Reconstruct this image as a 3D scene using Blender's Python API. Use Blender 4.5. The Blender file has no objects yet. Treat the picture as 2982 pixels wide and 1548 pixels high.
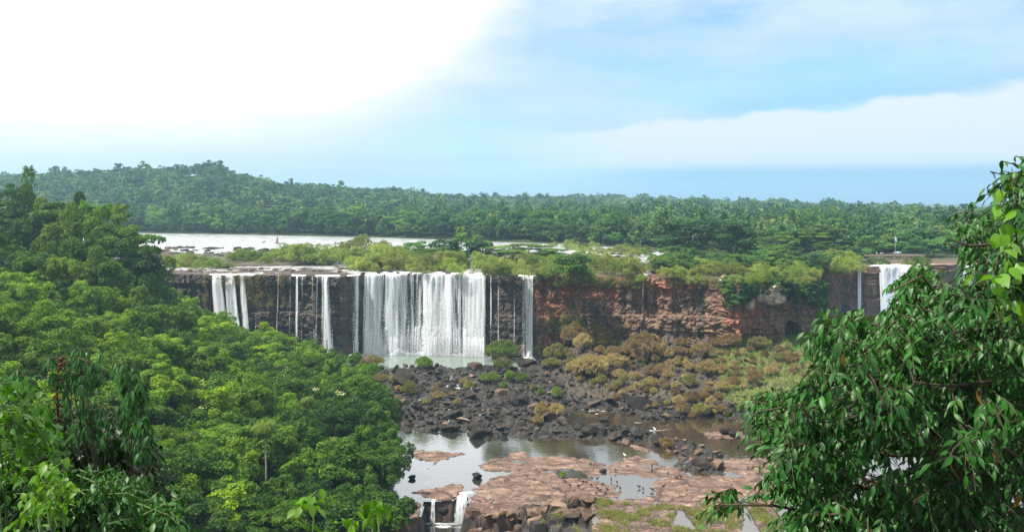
import bpy, math, random
import numpy as np

random.seed(7)
RNG = np.random.default_rng(7)
SC = bpy.context.scene
COL = SC.collection
F = 804.0            # focal length in pixels of a 1024 px wide frame
CX, HY = 512.0, 199.0
CAMZ = 68.0          # the viewpoint stands 68 m above the lower river
TOP = 35.0           # level of the upper river
PI = math.pi


def wx(px, Y):
    return (px - CX) / F * Y


def wz(py, Y):
    return CAMZ - (py - HY) / F * Y


def on_level(px, py, z=0.0):
    Y = (CAMZ - z) * F / (py - HY)
    return np.array([wx(px, Y), Y])


def dsp(x, y):
    return (x / 2.5156, y / 2.5156)


def c4(x, y):
    return (343.4 + x / 7.501, 357.1 + y / 7.501)


def c2(x, y):
    return (343.4 + x / 7.487, 219.8 + y / 7.487)


def px_of(x, Y):
    return CX + F * x / Y


def py_of(z, Y):
    return HY + F * (CAMZ - z) / Y


# ------------------------------------------------------------------ noise
def _hash(ix, iy, iz, seed):
    h = (ix.astype(np.int64) * 374761393 + iy.astype(np.int64) * 668265263 + iz.astype(np.int64) * 2147483647 + seed * 974634777) & 0xFFFFFFFF
    h = ((h ^ (h >> 13)) * 1274126177) & 0xFFFFFFFF
    h = ((h ^ (h >> 15)) * 2246822519) & 0xFFFFFFFF
    return ((h ^ (h >> 16)) & 0xFFFFFF) / float(0xFFFFFF)


def vnoise(x, y, z=None, seed=0):
    x = np.asarray(x, float); y = np.asarray(y, float)
    z = np.zeros_like(x) if z is None else np.asarray(z, float)
    ix, iy, iz = np.floor(x), np.floor(y), np.floor(z)
    fx, fy, fz = x - ix, y - iy, z - iz
    fx = fx * fx * (3 - 2 * fx); fy = fy * fy * (3 - 2 * fy); fz = fz * fz * (3 - 2 * fz)
    r = 0
    for a in (0, 1):
        for b in (0, 1):
            for c in (0, 1):
                w = (fx if a else 1 - fx) * (fy if b else 1 - fy) * (fz if c else 1 - fz)
                r = r + w * _hash(ix + a, iy + b, iz + c, seed)
    return r * 2 - 1


def fbm(x, y, z=None, oct=4, seed=0, gain=0.5):
    r, a, f, s = 0, 1.0, 1.0, 0
    for o in range(oct):
        r = r + a * vnoise(np.asarray(x) * f, np.asarray(y) * f, None if z is None else np.asarray(z) * f, seed + o * 17)
        s += a; a *= gain; f *= 2.03
    return r / s


def cells(x, y, seed=0, jit=0.85):
    """Worley cells: (random value of the nearest cell, distance to its border, offset from its centre x and y)."""
    x = np.asarray(x, float); y = np.asarray(y, float)
    ix, iy = np.floor(x), np.floor(y)
    d1 = np.full(x.shape, 9.0); d2 = np.full(x.shape, 9.0); v = np.zeros(x.shape)
    ox = np.zeros(x.shape); oy = np.zeros(x.shape)
    zz = np.zeros_like(x)
    for a in (-1, 0, 1):
        for b in (-1, 0, 1):
            jx = ix + a + 0.5 + (_hash(ix + a, iy + b, zz, seed) - 0.5) * jit
            jy = iy + b + 0.5 + (_hash(ix + a, iy + b, zz + 1, seed) - 0.5) * jit
            d = np.hypot(jx - x, jy - y)
            n = d < d1
            d2 = np.where(n, d1, np.minimum(d2, d))
            v = np.where(n, _hash(ix + a, iy + b, zz + 2, seed), v)
            ox = np.where(n, x - jx, ox); oy = np.where(n, y - jy, oy)
            d1 = np.where(n, d, d1)
    return v, d2 - d1, ox, oy


def sstep(a, b, x):
    t = np.clip((np.asarray(x, float) - a) / (b - a), 0, 1)
    return t * t * (3 - 2 * t)


def sdist(poly, x, y):
    """Signed distance to a polygon in plan, positive inside."""
    P = np.asarray(poly, float); Q = np.roll(P, -1, 0)
    x = np.asarray(x, float); y = np.asarray(y, float)
    d = np.full(x.shape, 1e9); ins = np.zeros(x.shape, bool)
    for (ax, ay), (bx, by) in zip(P, Q):
        ex, ey = bx - ax, by - ay
        L = ex * ex + ey * ey + 1e-12
        t = np.clip(((x - ax) * ex + (y - ay) * ey) / L, 0, 1)
        d = np.minimum(d, np.hypot(x - ax - t * ex, y - ay - t * ey))
        c = (ay > y) != (by > y)
        xi = ax + (y - ay) / (by - ay if by != ay else 1e-9) * ex
        ins ^= c & (x < xi)
    return np.where(ins, d, -d)


# ------------------------------------------------------------------ objects
def mesh_np(name, V, Q=None, T=None, mats=(), smooth=False, attrs=None, mi=None):
    V = np.ascontiguousarray(V, np.float32)
    Q = np.zeros((0, 4), np.int32) if Q is None else np.asarray(Q, np.int32)
    T = np.zeros((0, 3), np.int32) if T is None else np.asarray(T, np.int32)
    me = bpy.data.meshes.new(name)
    me.vertices.add(len(V)); me.vertices.foreach_set('co', V.ravel())
    nl = Q.size + T.size
    me.loops.add(nl)
    me.loops.foreach_set('vertex_index', np.concatenate([Q.ravel(), T.ravel()]).astype(np.int32))
    me.polygons.add(len(Q) + len(T))
    st = np.concatenate([np.arange(len(Q)) * 4, Q.size + np.arange(len(T)) * 3]).astype(np.int32)
    me.polygons.foreach_set('loop_start', st)
    if smooth:
        me.polygons.foreach_set('use_smooth', np.ones(len(st), bool))
    else:
        me.polygons.foreach_set('use_smooth', np.zeros(len(st), bool))
    for m in mats:
        me.materials.append(m)
    if mi is not None:
        me.polygons.foreach_set('material_index', np.asarray(mi, np.int32))
    for k, a in (attrs or {}).items():
        at = me.attributes.new(k, 'FLOAT', 'POINT')
        at.data.foreach_set('value', np.asarray(a, np.float32).ravel())
    me.update(calc_edges=True)
    return me


def obj(name, me, parent=None, loc=None, rot=None, scale=None):
    o = bpy.data.objects.new(name, me); COL.objects.link(o)
    if parent is not None:
        o.parent = parent
    if loc is not None:
        o.location = loc
    if rot is not None:
        o.rotation_euler = rot
    if scale is not None:
        o.scale = (scale,) * 3 if np.isscalar(scale) else scale
    return o


def tag(o, label=None, cat=None, group=None, kind=None):
    if label: o['label'] = label
    if cat: o['category'] = cat
    if group: o['group'] = group
    if kind: o['kind'] = kind
    return o


def empty(name, loc, rz=0.0, scale=1.0):
    o = bpy.data.objects.new(name, None); COL.objects.link(o)
    o.empty_display_size = 0.3
    o.location = loc; o.rotation_euler = (0, 0, rz)
    o.scale = (scale,) * 3 if np.isscalar(scale) else scale
    return o


def grid_quads(nr, nc):
    i = np.arange(nr - 1)[:, None] * nc + np.arange(nc - 1)[None, :]
    i = i.ravel()
    return np.stack([i, i + 1, i + nc + 1, i + nc], 1)


class MB:
    """Collects pieces into one mesh."""
    def __init__(s):
        s.V, s.Q, s.T, s.n = [], [], [], 0

    def add(s, V, Q=None, T=None):
        V = np.asarray(V, float)
        if Q is not None and len(Q): s.Q.append(np.asarray(Q) + s.n)
        if T is not None and len(T): s.T.append(np.asarray(T) + s.n)
        s.V.append(V); s.n += len(V)
        return s

    def mesh(s, name, mats, smooth=False):
        return mesh_np(name, np.concatenate(s.V), np.concatenate(s.Q) if s.Q else None, np.concatenate(s.T) if s.T else None, mats, smooth)

    def tube(s, pts, rad, k=6):
        P = np.asarray(pts, float); n = len(P)
        R = np.broadcast_to(np.asarray(rad, float), (n,))
        tg = np.gradient(P, axis=0); tg /= np.linalg.norm(tg, axis=1)[:, None] + 1e-9
        ref = np.where(np.abs(tg[:, 2:3]) > 0.9, np.array([[1.0, 0, 0]]), np.array([[0, 0, 1.0]]))
        a = np.cross(tg, ref); a /= np.linalg.norm(a, axis=1)[:, None] + 1e-9
        b = np.cross(tg, a)
        th = np.arange(k) / k * 2 * PI
        V = P[:, None] + R[:, None, None] * (np.cos(th)[None, :, None] * a[:, None] + np.sin(th)[None, :, None] * b[:, None])
        V = V.reshape(-1, 3)
        Q = []
        for i in range(n - 1):
            for j in range(k):
                Q.append((i * k + j, i * k + (j + 1) % k, (i + 1) * k + (j + 1) % k, (i + 1) * k + j))
        V = np.concatenate([V, P[:1], P[-1:]])
        T = [(n * k, (j + 1) % k, j) for j in range(k)] + [(n * k + 1, (n - 1) * k + j, (n - 1) * k + (j + 1) % k) for j in range(k)]
        return s.add(V, Q, T)

    def box(s, lo, hi):
        (x0, y0, z0), (x1, y1, z1) = lo, hi
        V = [(x, y, z) for x in (x0, x1) for y in (y0, y1) for z in (z0, z1)]
        return s.add(V, [(0, 1, 3, 2), (4, 6, 7, 5), (0, 4, 5, 1), (2, 3, 7, 6), (0, 2, 6, 4), (1, 5, 7, 3)])

    def ball(s, c, r, nu=8, nv=6):
        c = np.asarray(c, float); r = np.broadcast_to(np.asarray(r, float), (3,))
        V = [c + r * (0, 0, 1), c - r * (0, 0, 1)]
        for i in range(1, nv):
            t = PI * i / nv
            for j in range(nu):
                p = 2 * PI * j / nu
                V.append(c + r * np.array([math.sin(t) * math.cos(p), math.sin(t) * math.sin(p), math.cos(t)]))
        T = [(0, 2 + j, 2 + (j + 1) % nu) for j in range(nu)]
        b = 2 + (nv - 2) * nu
        T += [(1, b + (j + 1) % nu, b + j) for j in range(nu)]
        Q = [(2 + i * nu + j, 2 + (i + 1) * nu + j, 2 + (i + 1) * nu + (j + 1) % nu, 2 + i * nu + (j + 1) % nu) for i in range(nv - 2) for j in range(nu)]
        return s.add(V, Q, T)


# ------------------------------------------------------------------ materials
def new_mat(name):
    m = bpy.data.materials.new(name); m.use_nodes = True
    nt = m.node_tree; nt.nodes.clear()
    out = nt.nodes.new('ShaderNodeOutputMaterial')
    return m, nt, out


def N(nt, t, **kw):
    n = nt.nodes.new(t)
    for k, v in kw.items():
        if k.startswith('i_'):
            key = k[2:]
            key = int(key) if key.isdigit() else key.replace('_', ' ')
            n.inputs[key].default_value = v
        else:
            setattr(n, k, v)
    return n


def L(nt, a, b):
    nt.links.new(a, b)


def math_n(nt, op, a, b=None, clamp=False):
    n = nt.nodes.new('ShaderNodeMath'); n.operation = op; n.use_clamp = clamp
    for i, v in enumerate((a, b)):
        if v is None: continue
        if isinstance(v, (int, float)): n.inputs[i].default_value = v
        else: L(nt, v, n.inputs[i])
    return n.outputs[0]


def mixc(nt, fac, a, b, mode='MIX'):
    n = nt.nodes.new('ShaderNodeMix'); n.data_type = 'RGBA'; n.blend_type = mode
    for s, v in ((n.inputs['Factor'], fac), (n.inputs[6], a), (n.inputs[7], b)):
        if isinstance(v, (int, float)): s.default_value = v
        elif isinstance(v, (tuple, list)): s.default_value = tuple(v) + ((1,) if len(v) == 3 else ())
        else: L(nt, v, s)
    return n.outputs[2]


def ramp(nt, fac, stops, interp='LINEAR'):
    n = nt.nodes.new('ShaderNodeValToRGB'); n.color_ramp.interpolation = interp
    e = n.color_ramp.elements
    while len(e) < len(stops): e.new(0.5)
    for k, (p, c) in zip(e, stops):
        k.position = p; k.color = tuple(c) + (1,) if len(c) == 3 else c
    L(nt, fac, n.inputs[0])
    return n.outputs[0]


def smst(nt, v, a, b):
    n = nt.nodes.new('ShaderNodeMapRange'); n.interpolation_type = 'SMOOTHSTEP'
    L(nt, v, n.inputs[0]); n.inputs[1].default_value = a; n.inputs[2].default_value = b
    return n.outputs[0]


def noise(nt, vec, scale, detail=3, rough=0.55):
    n = N(nt, 'ShaderNodeTexNoise'); n.inputs['Scale'].default_value = scale
    n.inputs['Detail'].default_value = detail; n.inputs['Roughness'].default_value = rough
    if vec is not None: L(nt, vec, n.inputs['Vector'])
    return n.outputs['Fac']


def mapping(nt, vec, scale):
    n = nt.nodes.new('ShaderNodeVectorMath'); n.operation = 'MULTIPLY'
    L(nt, vec, n.inputs[0]); n.inputs[1].default_value = scale
    return n.outputs[0]


def leaf_mat(name, cols, transl=0.3, nscale=0.35, gloss=0.12, obj_tint=True, rnd=0.5, attr=None):
    """Foliage: leaf colours that vary from leaf clump to leaf clump and from plant to plant."""
    m, nt, out = new_mat(name)
    tc = N(nt, 'ShaderNodeTexCoord'); oi = N(nt, 'ShaderNodeObjectInfo')
    n1 = noise(nt, tc.outputs['Object'], nscale, 2)
    n2 = noise(nt, tc.outputs['Object'], nscale * 9, 1)
    f = math_n(nt, 'ADD', math_n(nt, 'MULTIPLY', n1, 0.9), math_n(nt, 'MULTIPLY', n2, 0.6))
    if attr:
        a = N(nt, 'ShaderNodeAttribute', attribute_name=attr)
        r = a.outputs['Fac']
    else:
        r = oi.outputs['Random']
    f = math_n(nt, 'ADD', f, math_n(nt, 'MULTIPLY', r, rnd))
    f = math_n(nt, 'SUBTRACT', f, 0.25 + rnd * 0.5)
    c = ramp(nt, f, [(i / (len(cols) - 1), k) for i, k in enumerate(cols)])
    if obj_tint:
        c = mixc(nt, 1.0, c, oi.outputs['Color'], 'MULTIPLY')
    p = N(nt, 'ShaderNodeBsdfPrincipled'); L(nt, c, p.inputs['Base Color'])
    p.inputs['Roughness'].default_value = 0.45; p.inputs['Specular IOR Level'].default_value = gloss
    t = N(nt, 'ShaderNodeBsdfTranslucent')
    L(nt, mixc(nt, 1.0, c, (1.5, 1.6, 0.6), 'MULTIPLY'), t.inputs['Color'])
    mx = N(nt, 'ShaderNodeMixShader'); mx.inputs[0].default_value = transl
    L(nt, p.outputs[0], mx.inputs[1]); L(nt, t.outputs[0], mx.inputs[2]); L(nt, mx.outputs[0], out.inputs[0])
    return m


def simple_mat(name, c1, c2, scale=3.0, rough=0.8, spec=0.3, bump=0.0, obj_tint=False, coords='Object'):
    m, nt, out = new_mat(name)
    tc = N(nt, 'ShaderNodeTexCoord')
    n1 = noise(nt, tc.outputs[coords], scale, 4)
    c = ramp(nt, n1, [(0.3, c1), (0.7, c2)])
    if obj_tint:
        oi = N(nt, 'ShaderNodeObjectInfo'); c = mixc(nt, 1.0, c, oi.outputs['Color'], 'MULTIPLY')
    p = N(nt, 'ShaderNodeBsdfPrincipled'); L(nt, c, p.inputs['Base Color'])
    p.inputs['Roughness'].default_value = rough; p.inputs['Specular IOR Level'].default_value = spec
    if bump:
        b = N(nt, 'ShaderNodeBump'); b.inputs['Strength'].default_value = bump; b.inputs['Distance'].default_value = 0.1
        L(nt, noise(nt, tc.outputs[coords], scale * 4, 4), b.inputs['Height']); L(nt, b.outputs[0], p.inputs['Normal'])
    L(nt, p.outputs[0], out.inputs[0])
    return m


def attr_out(nt, name):
    return N(nt, 'ShaderNodeAttribute', attribute_name=name).outputs['Fac']


def rock_mat(name, dark, mid, light, scale, lichen=0.3, rough=0.75, bump=0.5):
    """Basalt: mottled, with pale lichen blotches and a crust of brown; each rock a little different."""
    m, nt, out = new_mat(name)
    tc = N(nt, 'ShaderNodeTexCoord'); oi = N(nt, 'ShaderNodeObjectInfo')
    v = nt.nodes.new('ShaderNodeVectorMath'); v.operation = 'ADD'
    L(nt, tc.outputs['Object'], v.inputs[0])
    cmb = N(nt, 'ShaderNodeCombineXYZ'); L(nt, math_n(nt, 'MULTIPLY', oi.outputs['Random'], 50.0), cmb.inputs[0]); L(nt, cmb.outputs[0], v.inputs[1])
    V = v.outputs[0]
    n1 = noise(nt, V, scale, 5, 0.6)
    f = math_n(nt, 'ADD', n1, math_n(nt, 'MULTIPLY', math_n(nt, 'SUBTRACT', oi.outputs['Random'], 0.5), 0.25))
    c = ramp(nt, f, [(0.25, dark), (0.5, mid), (0.75, light)])
    n2 = noise(nt, V, scale * 3.1, 4, 0.65)
    c = mixc(nt, math_n(nt, 'MULTIPLY', smst(nt, n2, 0.55, 0.7), lichen), c, (0.30, 0.27, 0.22))
    c = mixc(nt, 1.0, c, oi.outputs['Color'], 'MULTIPLY')
    p = N(nt, 'ShaderNodeBsdfPrincipled'); L(nt, c, p.inputs['Base Color'])
    p.inputs['Roughness'].default_value = rough; p.inputs['Specular IOR Level'].default_value = 0.22
    b = N(nt, 'ShaderNodeBump'); b.inputs['Strength'].default_value = bump; b.inputs['Distance'].default_value = 0.15
    L(nt, noise(nt, V, scale * 5, 5, 0.6), b.inputs['Height']); L(nt, b.outputs[0], p.inputs['Normal'])
    L(nt, p.outputs[0], out.inputs[0])
    return m


M = {}
M['bark'] = simple_mat('bark', (0.07, 0.05, 0.035), (0.16, 0.125, 0.09), 4.0, 0.9, 0.2, 0.5)
M['bark_pale'] = simple_mat('pale_bark', (0.26, 0.24, 0.2), (0.42, 0.39, 0.33), 2.0, 0.85, 0.2, 0.3)
M['rock'] = rock_mat('dark_basalt', (0.005, 0.0042, 0.0036), (0.016, 0.0125, 0.0102), (0.075, 0.058, 0.044), 0.6, 0.22)
M['rock_brown'] = rock_mat('brown_basalt', (0.035, 0.023, 0.017), (0.095, 0.062, 0.045), (0.19, 0.135, 0.10), 0.5, 0.3)
# ------------------------------------------------------------------ camera
cam = bpy.data.cameras.new('camera'); camo = bpy.data.objects.new('camera', cam); COL.objects.link(camo)
camo.location = (0, 0, CAMZ); camo.rotation_euler = (PI / 2, 0, 0)
cam.sensor_width = 36.0; cam.lens = F / 1024.0 * 36.0
cam.shift_y = -(265.5 - HY) / 1024.0
cam.clip_start = 0.2; cam.clip_end = 20000
SC.camera = camo

# ------------------------------------------------------------------ light and sky
SUN = np.array([-0.47, -0.17, 0.86]); SUN /= np.linalg.norm(SUN)
sl = bpy.data.lights.new('sun', 'SUN'); sl.energy = 5.0; sl.angle = math.radians(0.6); sl.color = (1.0, 0.93, 0.81)
so = bpy.data.objects.new('sun', sl); COL.objects.link(so)
from mathutils import Vector
so.rotation_euler = Vector(-SUN).to_track_quat('-Z', 'Y').to_euler()
so.location = (-200, -200, 400)

world = bpy.data.worlds.new('World'); SC.world = world; world.use_nodes = True
nt = world.node_tree; nt.nodes.clear()
wout = N(nt, 'ShaderNodeOutputWorld'); bg = N(nt, 'ShaderNodeBackground'); bg.inputs[1].default_value = 0.056
sky = N(nt, 'ShaderNodeTexSky'); sky.sky_type = 'NISHITA'; sky.sun_disc = False
sky.sun_elevation = math.asin(SUN[2]); sky.sun_rotation = math.atan2(SUN[0], SUN[1])
sky.altitude = 200; sky.air_density = 1.0; sky.dust_density = 0.6; sky.ozone_density = 2.0
tc = N(nt, 'ShaderNodeTexCoord'); sx = N(nt, 'ShaderNodeSeparateXYZ'); L(nt, tc.outputs['Generated'], sx.inputs[0])
az = math_n(nt, 'MULTIPLY', math_n(nt, 'ARCTAN2', sx.outputs[0], sx.outputs[1]), 57.2958)
el = math_n(nt, 'MULTIPLY', math_n(nt, 'ARCSINE', sx.outputs[2]), 57.2958)
cv = N(nt, 'ShaderNodeCombineXYZ'); L(nt, math_n(nt, 'MULTIPLY', az, 0.055), cv.inputs[0]); L(nt, math_n(nt, 'MULTIPLY', el, 0.20), cv.inputs[1])
streak = noise(nt, cv.outputs[0], 1.0, 5, 0.55)
cv2 = N(nt, 'ShaderNodeCombineXYZ'); L(nt, math_n(nt, 'MULTIPLY', az, 0.22), cv2.inputs[0]); L(nt, math_n(nt, 'MULTIPLY', el, 0.45), cv2.inputs[1])
puff = noise(nt, cv2.outputs[0], 1.0, 6, 0.6)
wob = math_n(nt, 'ADD', math_n(nt, 'MULTIPLY', math_n(nt, 'SUBTRACT', streak, 0.5), 9.0), math_n(nt, 'MULTIPLY', math_n(nt, 'SUBTRACT', puff, 0.5), 2.5))
# thin veil over the blue
blue = mixc(nt, 1.0, sky.outputs[0], (1.15, 1.75, 2.3), 'MULTIPLY')
veil = math_n(nt, 'ADD', 0.26, math_n(nt, 'MULTIPLY', smst(nt, math_n(nt, 'ADD', math_n(nt, 'MULTIPLY', streak, 0.75), math_n(nt, 'MULTIPLY', puff, 0.25)), 0.36, 0.62), 0.66))
c = mixc(nt, veil, blue, (6.9, 8.5, 9.6))
# pale air low above the left horizon
lowl = math_n(nt, 'MULTIPLY', smst(nt, math_n(nt, 'MULTIPLY', az, -1.0), -8.0, 20.0), 0.7)
c = mixc(nt, lowl, c, (7.4, 9.0, 9.9))
# faint grey-blue layers
cv3 = N(nt, 'ShaderNodeCombineXYZ'); L(nt, math_n(nt, 'MULTIPLY', az, 0.045), cv3.inputs[0]); L(nt, math_n(nt, 'MULTIPLY', el, 0.6), cv3.inputs[1]); cv3.inputs[2].default_value = 4.0
c = mixc(nt, math_n(nt, 'MULTIPLY', smst(nt, noise(nt, cv3.outputs[0], 1.0, 5, 0.55), 0.46, 0.66), 0.5), c, (5.6, 7.6, 9.3))
# soft bank of cloud on the right
up = math_n(nt, 'ADD', el, math_n(nt, 'MULTIPLY', wob, 0.12))
lo_e = smst(nt, up, 1.6, 2.9)
top_edge = math_n(nt, 'ADD', 4.7, math_n(nt, 'MULTIPLY', az, 0.072))
hi_e = smst(nt, math_n(nt, 'SUBTRACT', top_edge, math_n(nt, 'ADD', el, math_n(nt, 'MULTIPLY', math_n(nt, 'SUBTRACT', puff, 0.5), 2.6))), -0.1, 0.5)
# deeper blue just over the rim and in the clear strip below the bank
strip = math_n(nt, 'MULTIPLY', smst(nt, az, 2.0, 12.0), math_n(nt, 'SUBTRACT', 1.0, smst(nt, el, 1.8, 2.6)))
over = math_n(nt, 'MULTIPLY', smst(nt, az, 10.0, 16.0), math_n(nt, 'MULTIPLY', smst(nt, math_n(nt, 'SUBTRACT', el, top_edge), -0.6, 0.3), math_n(nt, 'SUBTRACT', 1.0, smst(nt, math_n(nt, 'SUBTRACT', el, top_edge), 0.2, 2.2))))
c = mixc(nt, math_n(nt, 'MAXIMUM', math_n(nt, 'MULTIPLY', strip, 0.75), math_n(nt, 'MULTIPLY', over, 0.4)), c, (2.6, 5.6, 9.6))
bank = math_n(nt, 'MULTIPLY', math_n(nt, 'MULTIPLY', lo_e, hi_e), smst(nt, math_n(nt, 'ADD', az, wob), -2.0, 9.0))
c = mixc(nt, math_n(nt, 'MULTIPLY', bank, 0.95), c, (8.8, 9.5, 10.2))
# clear blue band under the bank
# burnt-out bright cloud up on the left
pw = math_n(nt, 'POWER', 2.0, math_n(nt, 'MULTIPLY', math_n(nt, 'ADD', az, 1.2), 0.208))
slp = math_n(nt, 'MINIMUM', math_n(nt, 'SQRT', math_n(nt, 'ADD', 1.0, math_n(nt, 'POWER', math_n(nt, 'MULTIPLY', pw, 1.36), 2.0))), 2.0)
bnd = math_n(nt, 'MINIMUM', math_n(nt, 'ADD', 4.2, math_n(nt, 'MULTIPLY', pw, 9.4)), 19.0)
edge = math_n(nt, 'ADD', math_n(nt, 'DIVIDE', math_n(nt, 'SUBTRACT', el, bnd), slp), math_n(nt, 'MULTIPLY', wob, 0.45))
wmask = math_n(nt, 'POWER', smst(nt, edge, -2.6, 3.4), 2.0)
behind = smst(nt, sx.outputs[1], -0.5, 0.2)
wm = math_n(nt, 'MULTIPLY', math_n(nt, 'MULTIPLY', wmask, behind), math_n(nt, 'SUBTRACT', 1.0, math_n(nt, 'MULTIPLY', smst(nt, el, 32.0, 55.0), 0.85)))
soft = math_n(nt, 'MULTIPLY', smst(nt, edge, -4.2, 1.0), 0.95)
c = mixc(nt, soft, c, (9.6, 9.95, 10.1))
c = mixc(nt, wm, c, (17.0, 17.0, 17.0))
L(nt, c, bg.inputs[0]); L(nt, bg.outputs[0], wout.inputs[0])

SC.view_settings.view_transform = 'Standard'; SC.view_settings.look = 'None'
SC.view_settings.exposure = 0.85; SC.view_settings.gamma = 1.0
SC.render.engine = 'CYCLES'
cy = SC.cycles
cy.max_bounces = 5; cy.diffuse_bounces = 2; cy.glossy_bounces = 2; cy.transmission_bounces = 2
cy.transparent_max_bounces = 12; cy.volume_bounces = 0; cy.caustics_reflective = False; cy.caustics_refractive = False
cy.use_denoising = True; cy.denoising_prefilter = 'NONE'; cy.use_adaptive_sampling = False

# ------------------------------------------------------------------ plan of the cliff
_lip = [(-420, 372), (-100, 364), (150, 357), (215, 352), (300, 346), (345, 345), (366, 354), (420, 357), (485, 352), (530, 344), (600, 339),
        (650, 335), (700, 331), (735, 323), (770, 330), (800, 331), (818, 335)]
_lx = [wx(p, y) for p, y in _lip] + [wx(820, 396), wx(880, 398), wx(960, 404), wx(1100, 420), wx(1500, 430)]
_ly = [y for p, y in _lip] + [396, 398, 404, 420, 430]


def cliff_line(x):
    return np.interp(x, _lx, _ly) + 0.9 * vnoise(x * 0.11, x * 0 + 3.3, seed=5) + 0.5 * vnoise(x * 0.41, x * 0 + 1.3, seed=6)


def right_zone(x):
    return sstep(8, 16, x)


def cliff_out(x, z):
    """How far the rock face stands out in front of the cliff line."""
    x = np.asarray(x, float); z = np.asarray(z, float)
    r = right_zone(x) * (1 - sstep(126, 140, x))
    wv = x + 0.8 * vnoise(x * 0.3, z * 0.3, seed=31); wzv = z + 0.7 * vnoise(x * 0.2, z * 0.5, seed=32)
    v1, b1, ox, oy = cells(wv / 2.6, wzv / 2.9, 41)
    v2, b2, _, _ = cells(wv / 1.2, wzv / 0.9, 42)
    o = (v1 - 0.5) * (0.9 + 0.9 * r) + ox * (v1 - 0.5) * 0.8 + (v2 - 0.5) * (0.45 + 0.35 * r)
    o -= 0.55 * (1 - sstep(0.02, 0.10, b1)) + 0.2 * (1 - sstep(0.03, 0.12, b2))
    o += 0.9 * vnoise(x * 0.45, z * 0.04, seed=33)                              # upright columns
    o += 1.2 * fbm(x * 0.06, z * 0.05, oct=3, seed=34) * (1 + 0.9 * r)
    led = np.floor((z + 1.5 * vnoise(x * 0.03, x * 0, seed=35)) / 6.2)
    o += (_hash(led, led * 0, led * 0, 36) - 0.5) * 1.3
    o += 0.9 * sstep(30.5, 31.2, z)                                            # cap rock
    o += (1 - z / 35.0) * (1.2 + 2.6 * r)
    o += r * 2.1 * fbm(x * 0.15, z * 0.13, oct=5, seed=37)
    st = np.floor(z / 1.15 + 1.1 * vnoise(x * 0.12, z * 0.1, seed=38)); o += r * 0.32 * (_hash(st, np.floor(x / 5.0 + 0.4 * st), st * 0, 39) - 0.5)
    for bx, bz, rx_, rz_, k_ in ((107.2, 29.0, 6.0, 5.2, 2.6), (97.5, 24.5, 2.6, 4.0, 1.6), (90.5, 30.5, 2.4, 6.0, 1.8)):
        o += k_ * (1 - sstep(0.7, 1.1, np.hypot((x - bx) / rx_, (z - bz) / rz_)))
    e = np.hypot((x - 115.5) / 3.6, (z - 12.5 + (x - 115.5) * 0.6) / 5.2)
    o -= 9.0 * (1 - sstep(0.75, 1.0, e))                                        # the cave
    return o


def lip_out(x):
    return cliff_out(x, np.full_like(np.asarray(x, float), TOP))


# ------------------------------------------------------------------ lower ground
def W4(pts):
    return [on_level(*c4(a, b)) for a, b in pts]


SHELF = [W4(p) for p in (
    [(1015, 805), (1090, 760), (1200, 738), (1230, 716), (1330, 710), (1430, 722), (1445, 742), (1520, 730), (1620, 727), (1720, 747), (1880, 780), (1932, 802), (1925, 880), (1850, 905), (1700, 835), (1500, 850), (1900, 930), (2080, 950), (2110, 1120), (1850, 1100), (1650, 1092), (1540, 1102), (1420, 1102), (1320, 1175), (1150, 1200), (1000, 1190), (890, 1180), (895, 1110), (925, 1050), (960, 985), (1090, 920), (1250, 860), (1060, 840)],
    [(1978, 802), (2080, 765), (2200, 745), (2340, 772), (2400, 805), (2576, 862), (2700, 900), (2576, 905), (2400, 890), (2300, 912), (2200, 890), (2000, 872)],
    [(2265, 925), (2400, 900), (2700, 900), (3300, 860), (3300, 1700), (1850, 1700), (1850, 1080), (2100, 1050), (2330, 1030), (2350, 1000)],
    [(480, 1010), (580, 985), (700, 965), (880, 948), (888, 1000), (830, 1076), (690, 1078), (600, 1040)],
    [(-200, 1085), (350, 1085), (470, 1080), (590, 1080), (612, 1190), (470, 1215), (340, 1215), (-200, 1240)],
    [(480, 760), (660, 755), (640, 830), (740, 790), (900, 715), (740, 700), (620, 690), (480, 700)],
    [(-100, 860), (300, 870), (420, 875), (420, 890), (-100, 890)],
    [(2080, 640), (2120, 625), (2300, 690), (2280, 710)],
    [(2650, 548), (3000, 560), (3010, 604), (2700, 612)],
    [(2850, 760), (3700, 720), (3900, 900), (2850, 870)],
)]
POND = [W4(p) for p in ([(2060, 905), (2200, 895), (2300, 915), (2345, 1005), (2300, 1018), (2100, 960)], [(1690, 850), (1780, 845), (1790, 885), (1850, 905), (1690, 865)],
                        [(1270, 770), (1390, 770), (1360, 790), (1290, 790)], [(2500, 1140), (2560, 1135), (2640, 1300), (2480, 1250)],
                        [(2960, 1060), (3010, 1050), (3090, 1240), (3150, 1400), (3020, 1400)])]
GORGE = W4([(-300, 1240), (340, 1215), (470, 1215), (592, 1192), (618, 1082), (692, 1080), (830, 1078), (872, 1046), (926, 1048), (897, 1110), (892, 1180), (1000, 1190), (1150, 1200), (1320, 1172), (1340, 1700), (1400, 3500), (-900, 3500)])
LEDGE = W4([(1325, 1118), (1420, 1106), (1540, 1106), (1650, 1094), (1850, 1082), (1862, 1700), (1330, 1700), (1322, 1200)])
BOULD = W4([(-300, 60), (0, 62), (300, 84), (520, 84), (700, 60), (830, 92), (1000, 64), (1300, 62), (1500, 20), (1700, -40), (2700, -120), (3700, -120), (3700, 420), (3000, 470), (2700, 440), (2290, 470), (2250, 430), (1850, 385), (1650, 400), (1660, 500), (1800, 530), (1950, 520), (2080, 510), (2250, 545), (2290, 640), (1950, 612), (1500, 592), (1250, 575), (1050, 596), (900, 566), (600, 548), (330, 528), (-300, 540)])
CLUST = W4([(2290, 585), (2370, 575), (2450, 600), (2560, 640), (2576, 700), (2400, 690), (2310, 660)])
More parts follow.
